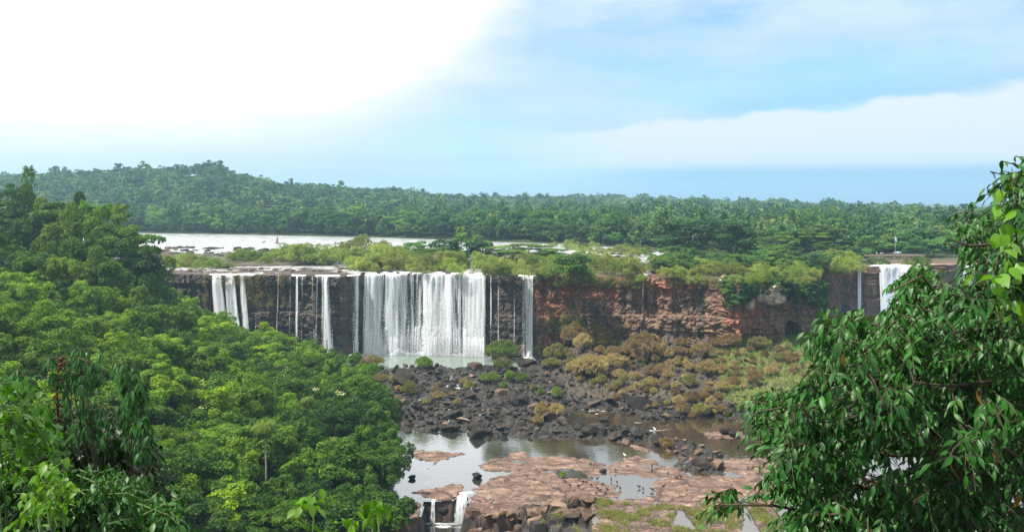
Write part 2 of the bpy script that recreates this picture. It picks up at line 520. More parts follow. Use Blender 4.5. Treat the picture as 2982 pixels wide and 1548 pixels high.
CLUST2 = W4([(2520, 690), (2640, 660), (2800, 720), (2810, 850), (2640, 860), (2520, 800)])


def bank_x(Y):
    return np.interp(Y, [100, 150, 165, 190, 215, 238, 280, 327, 350, 400], [-22, -24, -26, -29, -33, -40, -56, -78, -98, -118])


def ground_parts(x, Y):
    x = np.asarray(x, float); Y = np.asarray(Y, float)
    n1 = fbm(x * 0.22, Y * 0.22, oct=4, seed=1); n2 = fbm(x * 0.75, Y * 0.75, oct=4, seed=2); n3 = fbm(x * 0.06, Y * 0.06, oct=3, seed=3)
    h = -1.3 + 0.35 * n1
    # flat pink rock shelves, cracked into slabs
    d = np.full(x.shape, -1e9)
    for p in SHELF: d = np.maximum(d, sdist(p, x, Y))
    d = d + 1.9 * n1 + 1.0 * n2 - 0.2
    for p in POND: d = np.minimum(d, -sdist(p, x, Y) + 0.7 * n1 + 0.3 * n2)
    cv, cb, _, _ = cells(x / 2.3 + 0.25 * n1, Y / 3.6 + 0.25 * n2, 51)
    cv2, cb2, _, _ = cells(x / 0.9 + 0.2 * n1, Y / 1.5, 52)
    slab = (cv - 0.5) * 0.14 + (cv2 - 0.5) * 0.09 - 0.10 * (1 - sstep(0.03, 0.12, cb)) - 0.04 * (1 - sstep(0.04, 0.16, cb2))
    hs = np.clip(d * 0.5, -1.2, 0.22) + slab * 1.3 + 0.20 * n1 + 0.12 * n3
    shelf = sstep(-0.3, 0.2, d)
    h = np.maximum(h, hs)
    # boulder field
    db = np.maximum(np.maximum(sdist(BOULD, x, Y), sdist(CLUST, x, Y) + .5), sdist(CLUST2, x, Y) + .5) + 1.8 * n1
    hb = np.clip(db * 0.35, -1.2, 0.22) + 0.6 * n2 + 0.7 * n1 + 0.5 * n3
    v3, b3, ox, oy = cells(x / 1.7 + 0.3 * n1, Y / 1.9, 53)
    hb = hb + (v3 - 0.4) * 0.9 + ox * (v3 - 0.5) * 0.8
    h = np.where(db > -1.5, np.maximum(h, hb), h)
    bould = sstep(-1, 0.5, db) * (1 - 0 * shelf)
    # rubble slope that climbs to the foot of the cliff
    c = cliff_line(x)
    t = np.clip((Y - 258 + 3 * n1) / np.maximum(c - 258, 1), 0, 1.1)
    rz = sstep(6, 34, x + 4 * n1)
    tal = rz * (10.5 * t ** 1.5 + 1.8 * n1 * t + 1.6 * n3 * t + 0.5 * n2)
    tal = tal * (1 - sstep(150, 190, x))
    h = np.where((db > -2) | (Y > 300), h + tal, h)
    talus = rz * sstep(0.02, 0.25, t)
    h = np.where(x > 130, np.maximum(h, np.clip((x - 128) * 0.32, 0, 17) * sstep(235, 262, Y) + 0.8 * n1), h)
    # the left bank
    dl = bank_x(Y) - x + 2 * n1
    gl = np.where(dl > 0, 1.0 + 36 * sstep(5, 115, dl) + n1, -9 + 0 * dl)
    gl = gl + 14 * sstep(80, 190, dl) * sstep(230, 290, Y)
    h = np.maximum(h, gl)
    # ledges and gorge in front of the shelf
    dg = sdist(GORGE, x, Y); dd = sdist(LEDGE, x, Y)
    v4, b4, ox4, oy4 = cells(x / 3.4 + 0.3 * n1, Y / 3.0, 54)
    hl = -0.75 + (v4 - 0.55) * 2.4 + ox4 * (v4 - 0.5) * 1.5 + 0.5 * n2 - 1.2 * (1 - sstep(0.03, 0.14, b4))
    k = sstep(-0.35, 0.35, dd + 0.4 * n2); h = h * (1 - k) + hl * k
    step = sdist(W4([(890, 1105), (1080, 1062), (1100, 1096), (1330, 1094), (1325, 1172), (1150, 1205), (890, 1185)]), x, Y)
    h = h - 0.3 * sstep(-0.3, 0.3, step + 0.3 * n2)
    k = sstep(-0.8, 0.5, dg + 0.9 * n1 + 0.7 * n2) * (dl < 0.5); h = h * (1 - k) + (-5.2 + 0.6 * n2) * k
    h = np.where(Y < 150, np.minimum(h, np.where(dl > 0, h, -6)), h)
    # the slope of the viewpoint
    near = 66.3 - 0.95 * np.maximum(Y, -20) + 1.5 * n1 * sstep(3, 15, Y)
    near = np.where(Y < 2.0, 66.4 + 0 * Y, near)
    h = np.maximum(h, near)
    # east bank
    h = np.maximum(h, np.clip((x - 135 - 0.15 * (Y - 150)) * 0.45, -9, 17) + n1)
    grass = np.where(Y < 225, 0.28 * sstep(0, 0.5, sdist(W4([(1480, 1140), (1850, 1060), (2200, 1040), (2480, 1120), (3300, 1100), (3300, 1800), (1480, 1800)]), x, Y) + 1.5 * n1), 0)
    grass = np.maximum(grass, sstep(0, 3, sdist(W4([(2780, 120), (3010, 40), (3600, -10), (3650, 360), (3065, 415), (2830, 330)]), x, Y) + 4 * n1) * 0.9)
    shelf = shelf * (1 - 0.5 * np.clip(grass * 3.3, 0, 1) * (Y < 225))
    return h, shelf, bould, talus, grass, dl, dg, dd


def G(x, Y):
    return ground_parts(np.atleast_1d(x), np.atleast_1d(Y))[0]


def gz(x, Y):
    return float(G(x, Y)[0])


def axis(*segs):
    a = [np.arange(s, e, st) for s, e, st in segs]
    return np.concatenate(a + [[segs[-1][1]]])


gx = axis((-330, -110, 5), (-110, -46, 2.0), (-46, 105, 0.45), (105, 160, 1.2), (160, 330, 6))
gy = axis((-40, 20, 4), (20, 160, 2.5), (160, 232, 0.45), (232, 300, 0.6), (300, 350, 0.9), (350, 380, 4))
XX, YY = np.meshgrid(gx, gy)
h, shelf, bould, talus, grass, dl, dg, dd = ground_parts(XX.ravel(), YY.ravel())
# behind the cliff line the lower ground dives under the upper river bed
cl = cliff_line(XX.ravel())
h = np.where(YY.ravel() > cl + 3, np.minimum(h, 20), h)
left = np.maximum(sstep(0, 4, dl), sstep(126, 138, XX.ravel()) * sstep(0.6, 2.0, h))

m, nt, out = new_mat('lower_ground')
geo = N(nt, 'ShaderNodeNewGeometry'); pos = geo.outputs['Position']
n1 = noise(nt, pos, 0.35, 5, 0.6); n2 = noise(nt, pos, 1.6, 5, 0.65)
base = ramp(nt, n1, [(0.3, (0.008, 0.007, 0.006)), (0.55, (0.026, 0.021, 0.018)), (0.8, (0.08, 0.062, 0.05))])
pink = ramp(nt, noise(nt, mapping(nt, pos, (0.5, 0.9, 0.5)), 0.5, 5, 0.65), [(0.3, (0.05, 0.028, 0.02)), (0.48, (0.14, 0.082, 0.057)), (0.78, (0.37, 0.255, 0.19))])
vor = N(nt, 'ShaderNodeTexVoronoi', feature='DISTANCE_TO_EDGE'); vor.inputs['Scale'].default_value = 1.0
wv = nt.nodes.new('ShaderNodeVectorMath'); wv.operation = 'ADD'
nz = N(nt, 'ShaderNodeTexNoise'); nz.inputs['Scale'].default_value = 0.5; nz.inputs['Detail'].default_value = 4; L(nt, pos, nz.inputs['Vector'])
L(nt, mapping(nt, pos, (0.34, 0.72, 0.5)), wv.inputs[0]); L(nt, mapping(nt, nz.outputs['Color'], (1.6, 1.6, 1.6)), wv.inputs[1]); L(nt, wv.outputs[0], vor.inputs['Vector'])
pink = mixc(nt, math_n(nt, 'MULTIPLY', math_n(nt, 'SUBTRACT', 1.0, smst(nt, vor.outputs['Distance'], 0.01, 0.07)), 0.75), pink, (0.06, 0.032, 0.024))
vo2 = N(nt, 'ShaderNodeTexVoronoi', feature='DISTANCE_TO_EDGE'); vo2.inputs['Scale'].default_value = 0.23; L(nt, wv.outputs[0], vo2.inputs['Vector'])
pink = mixc(nt, math_n(nt, 'MULTIPLY', math_n(nt, 'SUBTRACT', 1.0, smst(nt, vo2.outputs['Distance'], 0.01, 0.06)), 0.9), pink, (0.035, 0.02, 0.016))
sz = N(nt, 'ShaderNodeSeparateXYZ'); L(nt, pos, sz.inputs[0])
pink = mixc(nt, math_n(nt, 'MULTIPLY', smst(nt, noise(nt, mapping(nt, pos, (0.35, 0.6, 0.5)), 0.35, 5, 0.7), 0.5, 0.64), 0.8), pink, (0.085, 0.055, 0.042))
pink = mixc(nt, math_n(nt, 'SUBTRACT', 1.0, smst(nt, sz.outputs[2], -0.25, 0.12)), pink, (0.07, 0.04, 0.03))
gr = ramp(nt, n2, [(0.3, (0.05, 0.042, 0.02)), (0.5, (0.10, 0.10, 0.035)), (0.72, (0.16, 0.18, 0.05))])
soil = (0.03, 0.028, 0.015)
nm = math_n(nt, 'ADD', math_n(nt, 'MULTIPLY', n2, 1.0), -0.5)
c = mixc(nt, smst(nt, math_n(nt, 'ADD', attr_out(nt, 'shelf'), nm), 0.35, 0.6), base, pink)
c = mixc(nt, math_n(nt, 'MULTIPLY', smst(nt, math_n(nt, 'ADD', attr_out(nt, 'talus'), math_n(nt, 'MULTIPLY', nm, 1.5)), 0.3, 0.7), 0.8), c, ramp(nt, n2, [(0.3, (0.02, 0.015, 0.011)), (0.7, (0.11, 0.08, 0.055))]))
c = mixc(nt, smst(nt, math_n(nt, 'ADD', attr_out(nt, 'grass'), math_n(nt, 'MULTIPLY', nm, 2.2)), 0.45, 0.75), c, gr)
c = mixc(nt, attr_out(nt, 'left'), c, soil)
p = N(nt, 'ShaderNodeBsdfPrincipled'); L(nt, c, p.inputs['Base Color']); p.inputs['Roughness'].default_value = 0.8
b = N(nt, 'ShaderNodeBump'); b.inputs['Strength'].default_value = 0.6; b.inputs['Distance'].default_value = 0.12
L(nt, noise(nt, pos, 2.2, 6, 0.65), b.inputs['Height']); L(nt, b.outputs[0], p.inputs['Normal']); L(nt, p.outputs[0], out.inputs[0])
M['ground'] = m
me = mesh_np('ground', np.stack([XX.ravel(), YY.ravel(), h], 1), grid_quads(len(gy), len(gx)), None, [m], False,
             {'shelf': shelf, 'talus': talus * bould, 'grass': grass, 'left': left})
tag(obj('ground', me), kind='structure')
HG = h.reshape(XX.shape)


# ------------------------------------------------------------------ water
def water_mat(name, deep, spec, wave, wdist, foam=False, teal=False, rough=0.06, wscale=(0.5, 0.9, 1)):
    m, nt, out = new_mat(name)
    geo = N(nt, 'ShaderNodeNewGeometry'); pos = geo.outputs['Position']
    c = mixc(nt, 0.0, deep, deep)
    if teal:
        s = N(nt, 'ShaderNodeSeparateXYZ'); L(nt, pos, s.inputs[0])
        c = mixc(nt, smst(nt, math_n(nt, 'ADD', s.outputs[1], math_n(nt, 'MULTIPLY', noise(nt, pos, 0.08, 3), 20.0)), 318, 330), c, (0.17, 0.21, 0.19))
        br = noise(nt, pos, 0.035, 3)
        c = mixc(nt, math_n(nt, 'MULTIPLY', smst(nt, math_n(nt, 'ADD', math_n(nt, 'MULTIPLY', s.outputs[0], 0.012), br), 0.55, 0.85), 0.9), c, (0.055, 0.038, 0.02))
        c2 = c
    p = N(nt, 'ShaderNodeBsdfPrincipled'); L(nt, c, p.inputs['Base Color'])
    p.inputs['Roughness'].default_value = rough; p.inputs['IOR'].default_value = spec
    b = N(nt, 'ShaderNodeBump'); b.inputs['Strength'].default_value = wave; b.inputs['Distance'].default_value = wdist
    w = noise(nt, mapping(nt, pos, wscale), 1.2, 3)
    w2 = noise(nt, mapping(nt, pos, wscale), 0.3, 2)
    L(nt, math_n(nt, 'ADD', w, math_n(nt, 'MULTIPLY', w2, 1.5)), b.inputs['Height']); L(nt, b.outputs[0], p.inputs['Normal'])
    sh = p.outputs[0]
    if teal:
        fr = N(nt, 'ShaderNodeFresnel'); fr.inputs['IOR'].default_value = 1.33; L(nt, b.outputs[0], fr.inputs['Normal'])
        gl = N(nt, 'ShaderNodeBsdfGlossy'); gl.inputs['Roughness'].default_value = rough; gl.inputs['Color'].default_value = (.95, .97, 1, 1); L(nt, b.outputs[0], gl.inputs['Normal'])
        mg = N(nt, 'ShaderNodeMixShader'); sy = N(nt, 'ShaderNodeSeparateXYZ'); L(nt, pos, sy.inputs[0]); L(nt, math_n(nt, 'MULTIPLY', math_n(nt, 'MULTIPLY', fr.outputs[0], 2.3, True), math_n(nt, 'SUBTRACT', 1.0, math_n(nt, 'MULTIPLY', smst(nt, sy.outputs[1], 308, 322), 0.85))), mg.inputs[0]); L(nt, sh, mg.inputs[1]); L(nt, gl.outputs[0], mg.inputs[2]); sh = mg.outputs[0]
    if foam:
        d = N(nt, 'ShaderNodeBsdfDiffuse'); d.inputs[0].default_value = (0.85, 0.88, 0.9, 1)
        f1 = noise(nt, mapping(nt, pos, (0.12, 0.5, 1)), 1.0, 5, 0.65)
        f = smst(nt, math_n(nt, 'ADD', attr_out(nt, 'foam'), math_n(nt, 'MULTIPLY', math_n(nt, 'SUBTRACT', f1, 0.5), 1.5)), 0.34, 0.56)
        mx = N(nt, 'ShaderNodeMixShader'); L(nt, f, mx.inputs[0]); L(nt, sh, mx.inputs[1]); L(nt, d.outputs[0], mx.inputs[2]); sh = mx.outputs[0]
    L(nt, sh, out.inputs[0])
    return m


M['pool'] = water_mat('pool_water', (0.03, 0.03, 0.025), 1.2, 0.06, 0.2, foam=True, teal=True)
M['river'] = water_mat('river_water', (0.2, 0.21, 0.21), 1.9, 0.4, 0.35, foam=True, rough=0.36, wscale=(0.25, 0.5, 1))  # pale base colour stands in for glare on the murky river

# lower pool at level 0, everywhere the bed lies below it
bd = GORGE + LEDGE
dgr, ddr, dlr = dg.reshape(XX.shape), dd.reshape(XX.shape), dl.reshape(XX.shape)
stp = sdist(W4([(885, 1108), (1080, 1066), (1100, 1098), (1330, 1096), (1325, 1172), (1150, 1215), (880, 1195)]), XX, YY)
ok = (dgr < -0.1) & (stp < -0.1) & (ddr < -0.3) & (ddr < 0.2) & (YY > 158) & (YY < cl.reshape(XX.shape) + 1) & (XX > -140) & (XX < 160)
nr, nc = XX.shape
q = grid_quads(nr, nc)
okf = ok.ravel()
low = HG.ravel() < 0.25
keep = okf[q].all(1) & low[q].any(1)
q = q[keep]
used = np.unique(q); remap = -np.ones(nr * nc, int); remap[used] = np.arange(len(used))
vx, vy = XX.ravel()[used], YY.ravel()[used]
foam = np.zeros(len(used))
for pl, s in (([(1530, 205), (1640, 200), (1680, 290), (1560, 300)], 0.5), ([(1690, 260), (1800, 270), (2010, 390), (1900, 420), (1720, 370)], 0.42), ([(680, 190), (890, 190), (900, 260), (720, 270)], 0.38), ([(850, 320), (1000, 330), (1000, 360), (860, 360)], 0.38), ([(2160, 480), (2280, 480), (2480, 540), (2300, 560)], 0.26),
              ([(830, 1010), (960, 1000), (930, 1050), (860, 1050)], 0.4)):
    foam = np.maximum(foam, s * sstep(-2, 1.0, sdist(W4(pl), vx, vy)))
foot = cliff_line(vx)
pxv = px_of(vx, vy)
foam = np.maximum(foam, 0.62 * (1 - sstep(3.2, 7.5, foot - vy)) * sstep(352, 366, pxv) * (1 - sstep(484, 492, pxv)))
foam = np.maximum(foam, 0.6 * (1 - sstep(3, 7, foot - vy)) * ((sstep(318, 322, pxv) * (1 - sstep(350, 358, pxv))) + (sstep(518, 522, pxv) * (1 - sstep(538, 542, pxv)))))
wme = mesh_np('water', np.stack([vx, vy, np.zeros(len(used))], 1), remap[q], None, [M['pool']], True, {'foam': foam})
tag(obj('water', wme), kind='structure')

# foaming water at the foot of the small falls
gpx = axis((-60, 12, 0.8)); gpy = axis((120, 181.5, 0.8)); GX, GY = np.meshgrid(gpx, gpy)
gw = mesh_np('gorge_water', np.stack([GX.ravel(), GY.ravel(), np.full(GX.size, -4.3)], 1), grid_quads(len(gpy), len(gpx)), None, [M['pool']], True,
             {'foam': 0.10 + 0.25 * sstep(173, 179, GY.ravel())})
tag(obj('gorge_water', gw), kind='structure')

# ------------------------------------------------------------------ cliff face and upper river bed
cxs = axis((-330, -150, 3), (-150, 175, 0.45), (175, 420, 4))
czs = np.concatenate([np.linspace(-3, 0, 4)[:-1], np.linspace(0, TOP, 76)])
CXX, CZZ = np.meshgrid(cxs, czs)
co = cliff_out(CXX.ravel(), CZZ.ravel())
cy_ = cliff_line(CXX.ravel()) - co


def bed(x, s):
    Y = cliff_line(x) + s
    px = px_of(x, Y); py = HY + (CAMZ - TOP) * F / Y
    n1 = fbm(x * 0.045, Y * 0.14, oct=5, seed=11); n2 = fbm(x * 0.3, Y * 0.5, oct=4, seed=12)
    h = 34.74 + 0.85 * n1 + 0.22 * n2
    deep = sstep(266, 250, py + 4 * n1) * (px < 660)
    h = h - 1.0 * sstep(253, 246, py + 3 * n1) * (px < 640) - 0.1 * deep + 0.42 * sstep(243, 247, py) * (1 - sstep(258, 262, py)) * (px < 420)
    h = h + 0.3 * (1 - sstep(14, 30, s)) * sstep(3, 6, s) * (1 - sstep(345, 362, px)) + 0.12 * (1 - sstep(8, 16, s)) * sstep(2, 4, s)
    isl = np.full(x.shape, -1e9)
    for pl in ISL: isl = np.maximum(isl, sdist(pl, x, Y))
    isl = isl + 6 * n1 + 2 * n2
    h = np.maximum(h, 34.6 + np.clip(isl * 0.25, -1, 0.95) + 0.35 * n2)
    lip = 1 - sstep(2.5, 7, s)
    flow = np.zeros(x.shape)
    for a, b_ in FLOW: flow = np.maximum(flow, sstep(a - 4, a, px) * (1 - sstep(b_, b_ + 4, px)))
    dry = lip * (1 - flow)
    h = h * (1 - dry) + np.maximum(h, 35.25 + 0.45 * n2) * dry
    wet = flow * (1 - sstep(3, 9, s))
    h = h * (1 - wet) + np.minimum(h, 34.75 + 0.35 * n2) * wet
    return h, isl, flow, px, py


ISL = [[on_level(*dsp(a, b_), TOP) for a, b_ in p] for p in (
    [(395, 655), (430, 642), (560, 636), (640, 633), (860, 642), (870, 655), (840, 667), (640, 670), (420, 671)],
    [(865, 674), (880, 650), (1000, 630), (1110, 608), (1225, 614), (1260, 632), (1400, 634), (1440, 640), (1600, 648), (1640, 668), (1620, 700), (1450, 702), (1255, 692), (1230, 674), (1000, 676)],
    [(1620, 702), (1640, 662), (1700, 642), (1760, 612), (2100, 598), (2800, 596), (2800, 655), (2440, 662), (2150, 664), (2120, 676), (2090, 720), (1800, 720)])]
FLOW = [(212, 252), (294, 304), (318, 338), (350, 488), (520, 535), (872, 914)]
bs = np.concatenate([[0], np.cumsum(np.concatenate([np.full(40, 0.6), np.full(40, 1.3), np.full(30, 2.5)]))])
BX, BS = np.meshgrid(cxs, bs)
bh, isl, flow, bpx, bpy_ = bed(BX.ravel(), BS.ravel())
# first row continues the top edge of the face
face_top = cliff_line(cxs) - cliff_out(cxs, np.full(cxs.shape, TOP))
BY = cliff_line(BX) + BS
w0 = np.clip(1 - BS / 4.0, 0, 1)
BY = BY * (1 - w0) + (face_top[None, :] + BS) * w0
BH = bh.reshape(BX.shape)
CZ2 = CZZ + (BH[0] - TOP)[None, :] * sstep(28, 35, CZZ)


def at_px(lst, x, z, Y):
    """Blotches given as (display x, display y, radius x, radius y)."""
    px, py = px_of(x, Y) * 2.5156, py_of(z, Y) * 2.5156
    r = np.zeros(x.shape)
    for a, b_, rx, ry in lst:
        r = np.maximum(r, 1 - sstep(0.6, 1.15, np.hypot((px - a) / rx, (py - b_) / ry)))
    return r


fx, fz = CXX.ravel(), CZZ.ravel()
nA = fbm(fx * 0.12, fz * 0.12, oct=4, seed=21); nB = fbm(fx * 0.5, fz * 0.25, oct=4, seed=22)
rgt = right_zone(fx)
red = at_px([(1390, 740, 62, 42), (1385, 782, 50, 24), (1510, 722, 60, 34), (1855, 815, 34, 46), (1905, 782, 40, 16), (1600, 715, 70, 22), (1700, 720, 60, 22), (2100, 690, 70, 10), (1400, 850, 50, 20)], fx, fz, cy_) * (0.7 + 0.5 * nB)
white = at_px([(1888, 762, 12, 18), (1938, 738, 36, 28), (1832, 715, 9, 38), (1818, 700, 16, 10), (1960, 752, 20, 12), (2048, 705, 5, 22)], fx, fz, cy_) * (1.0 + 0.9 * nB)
moss = sstep(0.12, 0.42, fbm(fx * 0.16, fz * 0.035, oct=4, seed=23) + 0.15 * nB) * (0.8 - 0.2 * rgt)
moss = np.maximum(moss, 0.9 * rgt * sstep(0.1, 0.35, fbm(fx * 0.2, fz * 0.2, oct=4, seed=24)))
m, nt, out = new_mat('cliff_rock')
geo = N(nt, 'ShaderNodeNewGeometry'); pos = geo.outputs['Position']
n1 = noise(nt, mapping(nt, pos, (1, 1, 0.45)), 0.5, 6, 0.65); n2 = noise(nt, mapping(nt, pos, (1, 1, 1.6)), 1.5, 5, 0.65)
wetc = ramp(nt, n1, [(0.3, (0.014, 0.013, 0.014)), (0.55, (0.036, 0.03, 0.028)), (0.78, (0.09, 0.07, 0.055))])
dryc = ramp(nt, n1, [(0.28, (0.035, 0.021, 0.015)), (0.48, (0.135, 0.07, 0.045)), (0.78, (0.25, 0.15, 0.098))])
c = mixc(nt, attr_out(nt, 'dry'), wetc, dryc)
redc = ramp(nt, n2, [(0.3, (0.13, 0.04, 0.022)), (0.55, (0.32, 0.10, 0.055)), (0.78, (0.46, 0.20, 0.125))])
c = mixc(nt, attr_out(nt, 'red'), c, redc)
c = mixc(nt, math_n(nt, 'MULTIPLY', attr_out(nt, 'moss'), smst(nt, n2, 0.42, 0.58)), c, ramp(nt, n1, [(0.35, (0.06, 0.055, 0.018)), (0.65, (0.15, 0.125, 0.055))]))
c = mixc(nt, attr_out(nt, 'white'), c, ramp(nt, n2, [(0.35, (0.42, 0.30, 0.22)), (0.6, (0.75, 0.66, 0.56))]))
p = N(nt, 'ShaderNodeBsdfPrincipled'); L(nt, c, p.inputs['Base Color']); p.inputs['Roughness'].default_value = 0.7
b = N(nt, 'ShaderNodeBump'); b.inputs['Strength'].default_value = 0.7; b.inputs['Distance'].default_value = 0.3
L(nt, noise(nt, pos, 1.4, 7, 0.65), b.inputs['Height']); L(nt, b.outputs[0], p.inputs['Normal']); L(nt, p.outputs[0], out.inputs[0])
M['cliff'] = m
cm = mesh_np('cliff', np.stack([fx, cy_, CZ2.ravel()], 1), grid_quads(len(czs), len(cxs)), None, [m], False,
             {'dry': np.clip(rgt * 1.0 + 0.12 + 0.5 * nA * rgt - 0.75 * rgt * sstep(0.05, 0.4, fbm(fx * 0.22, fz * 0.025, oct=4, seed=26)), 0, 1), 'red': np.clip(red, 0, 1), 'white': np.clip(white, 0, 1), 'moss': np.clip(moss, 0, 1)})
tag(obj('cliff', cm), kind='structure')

m, nt, out = new_mat('upper_river_bed')
geo = N(nt, 'ShaderNodeNewGeometry'); pos = geo.outputs['Position']
n1 = noise(nt, mapping(nt, pos, (0.4, 1, 1)), 0.5, 5, 0.6); n2 = noise(nt, pos, 1.2, 5, 0.6)
c = ramp(nt, n1, [(0.3, (0.008, 0.007, 0.006)), (0.52, (0.035, 0.025, 0.02)), (0.75, (0.12, 0.08, 0.055))])
c = mixc(nt, math_n(nt, 'MULTIPLY', attr_out(nt, 'red'), smst(nt, n2, 0.42, 0.6)), c, (0.22, 0.09, 0.055))
c = mixc(nt, smst(nt, math_n(nt, 'ADD', attr_out(nt, 'grass'), math_n(nt, 'SUBTRACT', n2, 0.5)), 0.4, 0.6), c, ramp(nt, n2, [(0.3, (0.04, 0.035, 0.016)), (0.7, (0.09, 0.085, 0.035))]))
p = N(nt, 'ShaderNodeBsdfPrincipled'); L(nt, c, p.inputs['Base Color']); p.inputs['Roughness'].default_value = 0.8
b = N(nt, 'ShaderNodeBump'); b.inputs['Strength'].default_value = 0.6; b.inputs['Distance'].default_value = 0.3
L(nt, noise(nt, pos, 1.2, 6, 0.65), b.inputs['Height']); L(nt, b.outputs[0], p.inputs['Normal']); L(nt, p.outputs[0], out.inputs[0])
um = mesh_np('riverbed', np.stack([BX.ravel(), BY.ravel(), bh], 1), grid_quads(len(bs), len(cxs)), None, [m], False,
             {'grass': sstep(2, 8, isl) * 0.55, 'red': np.clip(sstep(20, 30, BX.ravel()) * (1 - sstep(3, 30, BS.ravel())) + 0.12, 0, 1)})
tag(obj('riverbed', um), kind='structure')

# the upper river: one sheet from the lip to far beyond the far bank
far_s = np.array([560, 640, 760, 900, 1100])
ux = cxs
rows = []; frow = []
for i, s in enumerate(bs[1::2]):
    j = 1 + 2 * i
    rows.append(np.stack([ux, BY[j], np.full(ux.shape, TOP)], 1))
    pxr, pyr = bpx.reshape(BX.shape)[j], bpy_.reshape(BX.shape)[j]
    fl = flow.reshape(BX.shape)[j] * (1 - sstep(3, 16, s)) * 0.75
    glare_rap = 0.27 + 0.04 * sstep(243, 250, pyr)  # base level paints glare on the open river; rapids add a little foam
    frow.append(np.maximum(fl, glare_rap))
for yy in far_s:
    rows.append(np.stack([ux * yy / 480.0, np.full(ux.shape, float(yy)), np.full(ux.shape, TOP)], 1)); frow.append(np.full(ux.shape, 0.29) + 0 * ux)  # far water whitened the same way, as painted glare
RV = np.concatenate(rows)
rm = mesh_np('river', RV, grid_quads(len(rows), len(ux)), None, [M['river']], True, {'foam': np.concatenate(frow)})
tag(obj('river', rm), kind='structure')

# ------------------------------------------------------------------ far bank, plain and forested hill
_bp = [-120, 0, 131, 230, 397, 489, 568, 640, 700, 760, 860, 960, 1060, 1200]
_bY = [800, 800, 792, 760, 690, 632, 598, 540, 470, 452, 452, 452, 460, 480]
_rp = [-120, 0, 80, 160, 207, 240, 278, 320, 400, 457, 520, 600, 680, 760, 840, 880, 980, 1200]
_rY = [1350, 1350, 1330, 1300, 1300, 1330, 1380, 1450, 1650, 1900, 2100, 2200, 2200, 2100, 2000, 1900, 1800, 1700]
_rt = [180, 174, 169, 166, 162, 172, 181, 184.5, 188, 194, 194, 194, 196.5, 199, 201, 203, 208, 211]   # tree tops on the skyline


def hill_h(px, Y):
    B = np.interp(px, _bp, _bY); R = np.interp(px, _rp, _rY)
    top = wz(np.interp(px, _rp, _rt) + 3.0, R) - 15.0
    t = (Y - B) / (R - B)
    n = fbm(px * 0.012 + Y * 0.004, Y * 0.006, oct=3, seed=61)
    k = sstep(0.12, 1.0, t)
    hh = 36.2 + (np.maximum(top, 30) - 36.2) * k + 7 * n * sstep(0.15, 0.6, t) * (1 - sstep(0.8, 1.0, t)) * (0.4 + np.abs(top - 36) / 60)
    hh = np.where(t > 1, top - 40 * sstep(1.0, 1.6, t), hh)
    return np.where(t < 0.02, 35.6 * sstep(-0.03, 0.0, t) + 30 * (1 - sstep(-0.03, 0.0, t)), hh)


hp = np.arange(-300, 1330, 12.0)
ht = np.concatenate([[-0.02], np.linspace(0.0, 1.2, 50), [1.6, 2.2, 3.5]])
HP, HT = np.meshgrid(hp, ht)
HB = np.interp(HP, _bp, _bY); HR = np.interp(HP, _rp, _rY)
HYY = HB + HT * (HR - HB)
hz = hill_h(HP.ravel(), HYY.ravel())
m = simple_mat('forest_floor', (0.02, 0.03, 0.012), (0.04, 0.055, 0.02), 0.05, 0.95, 0.1, coords='Object')
hm = mesh_np('hill', np.stack([wx(HP.ravel(), HYY.ravel()), HYY.ravel(), hz], 1), grid_quads(len(ht), len(hp)), None, [m], True)
tag(obj('hill', hm), kind='structure')
# the plain that carries the land out to the horizon
pm = mesh_np('land', [(-9000, 2500, 12), (9000, 2500, 12), (9000, 9500, 12), (-9000, 9500, 12)], [(0, 1, 2, 3)], None, [m])
tag(obj('land', pm), kind='structure')

# ------------------------------------------------------------------ waterfalls
m, nt, out = new_mat('falling_water')
u, v, dens, tt = (attr_out(nt, k) for k in ('u', 'v', 'dens', 'fall'))


def uvn(su, sv, det=3, off=0.0, rough=0.55):
    cb = N(nt, 'ShaderNodeCombineXYZ'); L(nt, math_n(nt, 'MULTIPLY', u, su), cb.inputs[0]); L(nt, math_n(nt, 'MULTIPLY', v, sv), cb.inputs[1]); cb.inputs[2].default_value = off
    return noise(nt, cb.outputs[0], 1.0, det, rough)


s1 = uvn(0.75, 0.02, 3); s2 = uvn(2.8, 0.07, 3, 3.0); s3 = uvn(3.2, 1.1, 3, 7.0, 0.65)
a = math_n(nt, 'ADD', dens, math_n(nt, 'MULTIPLY', math_n(nt, 'SUBTRACT', s1, 0.5), 1.7))
a = math_n(nt, 'ADD', a, math_n(nt, 'MULTIPLY', math_n(nt, 'SUBTRACT', s2, 0.5), 1.1))
spk = math_n(nt, 'MULTIPLY', math_n(nt, 'SUBTRACT', s3, 0.5), math_n(nt, 'ADD', 0.5, math_n(nt, 'MULTIPLY', tt, 1.3)))
a = math_n(nt, 'ADD', a, spk)
al = smst(nt, a, 0.28, 0.72)
df = N(nt, 'ShaderNodeBsdfDiffuse'); df.inputs[0].default_value = (0.84, 0.88, 0.92, 1)
tl = N(nt, 'ShaderNodeBsdfTranslucent'); tl.inputs[0].default_value = (0.80, 0.86, 0.92, 1)
mw = N(nt, 'ShaderNodeMixShader'); mw.inputs[0].default_value = 0.3; L(nt, df.outputs[0], mw.inputs[1]); L(nt, tl.outputs[0], mw.inputs[2])
tr = N(nt, 'ShaderNodeBsdfTransparent')
mx = N(nt, 'ShaderNodeMixShader'); L(nt, al, mx.inputs[0]); L(nt, tr.outputs[0], mx.inputs[1]); L(nt, mw.outputs[0], mx.inputs[2]); L(nt, mx.outputs[0], out.inputs[0])
M['fall'] = m
m, nt, out = new_mat('white_foam')
df = N(nt, 'ShaderNodeBsdfDiffuse'); df.inputs[0].default_value = (0.86, 0.89, 0.92, 1)
tl = N(nt, 'ShaderNodeBsdfTranslucent'); tl.inputs[0].default_value = (0.86, 0.89, 0.92, 1)
